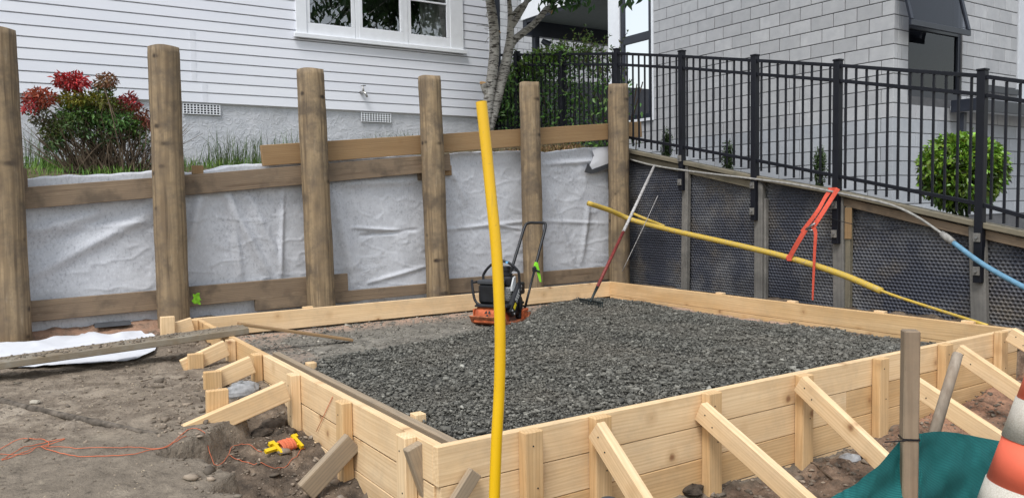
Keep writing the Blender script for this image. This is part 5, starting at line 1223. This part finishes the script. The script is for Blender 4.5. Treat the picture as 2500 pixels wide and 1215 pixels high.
for (a, b, ra_, rb_, c, n) in clumps:
    ce = Y(a, b, YN); m_per = 1/262.
    d = rng.normal(size=(n, 3)); d /= np.linalg.norm(d, axis=1, keepdims=True); d *= rng.random((n, 1))**(1/2.2)
    o = d*np.array([ra_*m_per, .26 if rb_ > 15 else .12, rb_*m_per]); PP.append(np.array(ce)+o+np.array([0, rng.normal()*.06, 0])); dd = d*1.0+rng.normal(size=(n, 3))*.6; dd[:, 2] -= .15; DD.append(dd)
    SS.append(rng.uniform(.028, .06, n)); CC.append(vary(c, n, .3)*1.35)
    for _ in range(5 if n > 200 else 2):
        g0 = Vector((nb.x+rng.normal()*.16, YN+rng.normal()*.1, nbz)); e1 = Vector(tuple(np.array(ce)+np.array([rng.normal()*ra_*.4*m_per, rng.normal()*.1, -.02])))
        stems.append(tube_geo(smooth_path([g0, lerp(g0, e1, .5)+Vector((rng.normal()*.03, rng.normal()*.03, .05)), e1], 3), [.006]*3+[.005]*2+[.003]*2, 5))
leaves('foliage', np.concatenate(PP), np.concatenate(DD), np.concatenate(SS), np.concatenate(CC), LEAF, nd, .42)
for k in range(230):
    g0 = Vector((nb.x+rng.uniform(-.4, .4), YN+rng.uniform(-.2, .15), nbz)); e1 = g0+Vector((rng.normal()*.14+(g0.x-nb.x)*.7, rng.normal()*.08, rng.uniform(.2, .55)))
    stems.append(tube_geo([g0, lerp(g0, e1, .5)+Vector((rng.normal()*.02, 0, .02)), e1], [.0045, .004, .002], 4))
joined('stems', stems, plain('dry_canes', (.16, .12, .085), .9, .1, var=.4), nd)

# hedge behind the fence
hg = thing('climbing_hedge', 'dense green hedge pushing through the black fence beside the tree', 'hedge', (5.7, 6.6, 1.9))
n = 11000; yy = 5.05+3.2*rng.random(n)**.75; xx = 5.19+.6*rng.random(n)**1.2; tz = np.interp(yy, [5, 5.4, 5.9, 6.4, 7.0, 7.6, 8.3], [2.45, 2.55, 2.98, 3.08, 3.05, 3.0, 3.0])+.06*fbm(yy, xx, 3, .5, 5.); bz = np.interp(yy, CAPY, CAPZ)-.1
zz = bz+(tz-bz)*rng.random(n)**.85; keep = rng.random(n) < np.interp(yy, [5, 5.6, 6.2, 7], [.35, .5, .8, 1])*np.where(fbm(yy*1.5, zz*1.5, 3, .5, 2.) > -.12, 1, .35)
xx, yy, zz = xx[keep], yy[keep], zz[keep]; n = len(xx); hgt = np.clip((zz-2.4)/.6, 0, 1)
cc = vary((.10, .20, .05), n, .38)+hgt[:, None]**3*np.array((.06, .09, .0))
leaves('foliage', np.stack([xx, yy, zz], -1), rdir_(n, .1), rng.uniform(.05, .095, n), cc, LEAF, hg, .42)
tw_ = []; PP = []; DD = []
for k in range(75):
    y = 5.3+2.7*rng.random(); x = 5.4+.4*rng.random(); z = float(np.interp(y, [5, 5.4, 5.9, 6.4, 7.0, 7.6, 8.3], [2.45, 2.55, 2.9, 3.0, 3.0, 3.0, 3.0])); ln = rng.uniform(.1, .42 if 5.6 < y < 6.4 else .25)
    a = Vector((x, y, z-.15)); b = a+Vector((rng.normal()*.08, rng.normal()*.16, .15+ln)); m2 = lerp(a, b, .5)+Vector((rng.normal()*.05, rng.normal()*.05, .03)); pth = smooth_path([a, m2, b], 4); tw_.append(tube_geo(pth, [.005]*5+[.003]*4, 4))
    for p in pth[2:]:
        for _ in range(3): PP.append(tuple(p)); DD.append(rng.normal(size=3)+np.array([0, 0, .3]))
for k in range(26):
    y = 5.1+3.0*rng.random(); a = Vector((5.5+.3*rng.random(), y, float(np.interp(y, CAPY, CAPZ))-.1)); b = a+Vector((rng.normal()*.1, rng.normal()*.2, .9)); tw_.append(tube_geo(smooth_path([a, lerp(a, b, .5)+Vector((.03, .03, 0)), b], 3), .008, 5))
PP = np.array(PP); leaves('shoot_leaves', PP, np.array(DD), rng.uniform(.04, .075, len(PP)), vary((.12, .19, .045), len(PP), .3), LEAF, hg, .4); joined('twigs', tw_, TWIG, hg)

# ball bush and topiaries behind the fence
def bush(px, py, rpx, rpy, xp_, n, lab, name, c, ls, shell=.72, grp=None):
    ce = X(px, py, xp_); pm = FPX/((ce-CAM).dot(fwd)); R_ = rpx/pm; H_ = rpy/pm
    gz = float(np.interp(ce.y, CAPY, CAPZ))-.05-.3*(xp_-5.36)
    t = thing(name, lab, 'shrub', (ce.x, ce.y, gz), grp)
    d = rng.normal(size=(n, 3)); d /= np.linalg.norm(d, axis=1, keepdims=True); rad = shell+(1-shell)*rng.random((n, 1))+.16*fbm(d[:, :1]*2+3*d[:, 1:2], d[:, 2:]*2.5, 3)+.05*rng.random((n, 1))**6
    P_ = np.array(ce)+d*rad*np.array([R_, R_, H_]); dd = d*.7+rng.normal(size=(n, 3))*.7; dd[:, 2] -= .3
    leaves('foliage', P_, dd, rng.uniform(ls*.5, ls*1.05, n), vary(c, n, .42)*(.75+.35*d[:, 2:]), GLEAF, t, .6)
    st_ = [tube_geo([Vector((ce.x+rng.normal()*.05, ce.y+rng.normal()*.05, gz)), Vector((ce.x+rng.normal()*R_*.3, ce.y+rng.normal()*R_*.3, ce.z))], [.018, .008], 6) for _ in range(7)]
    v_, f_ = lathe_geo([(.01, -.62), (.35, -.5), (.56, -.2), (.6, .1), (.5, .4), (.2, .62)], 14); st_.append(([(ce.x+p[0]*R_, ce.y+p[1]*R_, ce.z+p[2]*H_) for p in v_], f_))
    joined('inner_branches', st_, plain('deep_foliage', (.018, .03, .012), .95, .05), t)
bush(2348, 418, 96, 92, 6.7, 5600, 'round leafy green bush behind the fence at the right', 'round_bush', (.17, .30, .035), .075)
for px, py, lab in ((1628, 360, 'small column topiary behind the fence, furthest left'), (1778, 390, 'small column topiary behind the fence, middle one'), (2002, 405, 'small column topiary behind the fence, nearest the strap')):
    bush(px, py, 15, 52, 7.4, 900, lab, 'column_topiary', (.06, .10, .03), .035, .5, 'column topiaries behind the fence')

# tree
YT = 6.9
tr = thing('cherry_tree', 'grey barked forked tree at the house corner with cut branch stubs', 'tree', Y(1188, 330, YT))
def limb(name, pts, r, yy=None, par=tr):
    P_ = [Y(a, b, YT+(c[0] if c else 0)) for a, b, *c in pts]; return tube(name, P_, r, BARK, par, 14, n=6)
limb('trunk', [(1176, 350), (1184, 310), (1190, 270), (1198, 210), (1205, 150), (1207, 95), (1203, 45), (1196, 0), (1190, -60), (1184, -140)], [.11, .085, .078, .075, .073, .07, .068, .062, .055, .045])
limb('limb', [(1192, 320), (1205, 270), (1217, 225), (1230, 175), (1241, 128), (1246, 85), (1246, 40), (1243, 0), (1240, -70)], [.075, .078, .076, .073, .07, .054, .04, .03, .02])
limb('limb', [(1238, 130), (1255, 100), (1275, 82), (1300, 62), (1322, 38), (1335, 22), (1344, 27)], [.05, .052, .05, .048, .045, .042, .04])
limb('limb', [(1246, 70), (1262, 45), (1280, 15), (1298, -20), (1330, -70, -.4), (1380, -130, -.9)], [.045, .042, .04, .036, .03, .02])
limb('limb', [(1250, 40), (1268, 18), (1290, 3), (1315, -18), (1350, -50, -.2)], [.028, .027, .025, .022, .016])
limb('limb', [(1338, 20), (1352, 5), (1375, -10, -.3), (1420, -40, -.8), (1500, -60, -1.6)], [.03, .024, .02, .016, .01])
limb('stub', [(1196, 240), (1186, 222), (1180, 204)], [.05, .05, .048]); limb('stub', [(1206, 105), (1212, 92), (1217, 80)], [.03, .03, .028]); limb('stub', [(1222, 190), (1234, 178), (1242, 172)], [.04, .035, .03])
for (a, b, r, dv) in ((1179, 203, .044, (-.1, -.35, .9)), (1218, 79, .026, (.3, -.7, .5)), (1347, 29, .036, (.8, -.5, -.1))):
    p = Y(a, b, YT-.0); d = Vector(dv).normalized(); v_, f_ = tube_geo([p-d*.01, p+d*.012], r, 14); link('cut_face', mesh('cut', v_, f_), CUT, tr)
# crown above the picture: leafy boughs reaching over the bank (they show mirrored in the window)
def inframe(p):
    d = np.asarray(p)-np.array(CAM); z = d@np.array(fwd); return 1250+FPX*(d@np.array(rgt))/z, 607.5-FPX*(d@np.array(upv))/z
PP = []; DD = []; bo = []
for k in range(70):
    a = Vector((4.3+rng.uniform(0, .8), 6.6+rng.normal()*.2, 4.2+rng.random()*.6)); b = Vector((4.2+2.6*rng.random(), 2.6+4.2*rng.random(), 3.9+1.6*rng.random())) if k < 44 else Vector((2.7+1.8*rng.random(), 5.0+1.5*rng.random(), 3.75+.6*rng.random())); pth = smooth_path([a, lerp(a, b, .5)+Vector((0, 0, .25)), b], 6)
    if any(inframe(p)[1] > -15 for p in pth): continue
    bo.append(tube_geo(pth, [.02]*5+[.012]*4+[.006]*4, 5))
    for p in pth[4:]:
        for _ in range(9):
            q = np.array(p)+rng.normal(size=3)*.14; PP.append(q); DD.append(rng.normal(size=3)*.7+np.array([0, 0, -.6]))
PP = np.array(PP); px_y = np.array([inframe(q)[1] for q in PP]); kp = px_y < -45; PP = PP[kp]; DD = np.array(DD)[kp]
n = len(PP); leaves('foliage', PP, DD, rng.uniform(.11, .19, n), vary((.05, .10, .03), n, .3), LEAF, tr, .42)
joined('boughs', bo, BARK, tr)
hang = []; hd = []
for (a, b, yy, n) in ((1335, -6, 6.6, 14), (1352, 2, 6.6, 14), (1368, -2, 6.6, 14), (1385, -6, 6.6, 13), (1405, -4, 6.5, 12), (1420, -6, 6.5, 10), (1440, -2, 6.5, 6), (1300, -30, 6.8, 4), (1530, -10, 5.6, 6), (1548, -8, 5.6, 7), (1566, -12, 5.6, 6)):
    c = Y(a, b, yy)
    for _ in range(n): hang.append(np.array(c)+rng.normal(size=3)*.05); hd.append(rng.normal(size=3)*.5+np.array([0, 0, -.7]))
hang = np.array(hang); leaves('hanging_leaves', hang, np.array(hd), rng.uniform(.10, .16, len(hang)), vary((.055, .12, .035), len(hang), .25), LEAF, tr, .45)
tws = []
for k in range(26):
    a = Y(1206+rng.normal()*8, rng.uniform(-10, 90), YT-.05); b = a+Vector((-rng.uniform(.05, .22), rng.normal()*.06, rng.normal()*.08)); tws.append(tube_geo([a, lerp(a, b, .5)+Vector((0, 0, rng.normal()*.03)), b], [.006, .004, .002], 4))
joined('twigs', tws, BARK, tr)

# grass, straw and weeds on the bank
def blades(name, x, y, h, colr, label, cat, wid=.006, leanm=.5):
    n = len(x); z = zbank(x, y)-.02; a = rng.uniform(0, 6.283, n); ln = h*leanm*rng.random(n); dx, dy = np.cos(a)*ln, np.sin(a)*ln; wx, wy = -np.sin(a)*wid/2, np.cos(a)*wid/2
    p = np.stack([x, y, z], -1); m1 = p+np.stack([dx*.35, dy*.35, h*.6], -1); t_ = p+np.stack([dx, dy, h*(1-.25*(ln/h))], -1); w = np.stack([wx, wy, 0*wx], -1)
    v = np.stack([p-w, p+w, m1-w*.8, m1+w*.8, t_], 1).reshape(-1, 3); i = np.arange(n)*5
    f = np.concatenate([np.stack([i, i+1, i+3], -1), np.stack([i, i+3, i+2], -1), np.stack([i+2, i+3, i+4], -1)])
    m = mesh_np(name, v, f); col_attr(m, np.repeat(np.clip(colr, 0, 1), 5, 0)); o = link(name, m, GRASSM); tag(o, label, cat, kind='stuff')
n = 9000; x = rng.uniform(-2.5, 2.6, n); y = 5.15+2.3*rng.random(n); k = (rng.random(n) < np.clip(.35+1.3*fbm(x, y, 3, .5, 2.), 0.03, 1)*np.interp(x, [-2, .2, .8, 1.7, 2.6], [1, .9, .9, .75, .1])); x, y = x[k], y[k]
blades('grass_tufts', x, y, rng.uniform(.05, .15, len(x))*(.8+.4*(y > 6.4)), vary((.13, .23, .045), len(x), .3), 'green grass tufts on the bank behind the sheet', 'grass', .008, 1.1)
n = 700; cx_ = rng.choice([.95, 1.25, 1.7, 2.9, 3.3, -.9, -.5], n); x = cx_+rng.normal(size=n)*.12; y = 7.1+rng.normal(size=n)*.15
blades('long_weeds', x, y, rng.uniform(.18, .5, n)*np.where(x > 2.6, .75, 1), vary((.075, .12, .035), n, .3), 'long thin weeds against the plaster base', 'weeds', .006, .9)
n = 3500; x = rng.uniform(3.2, 5.2, n); y = 5.12+.7*rng.random(n); 
blades('dry_straw', x, y, rng.uniform(.03, .11, n), vary((.27, .19, .095), n, .4), 'dry straw mulch on the bank between the last two poles', 'straw', .01, 2.0)
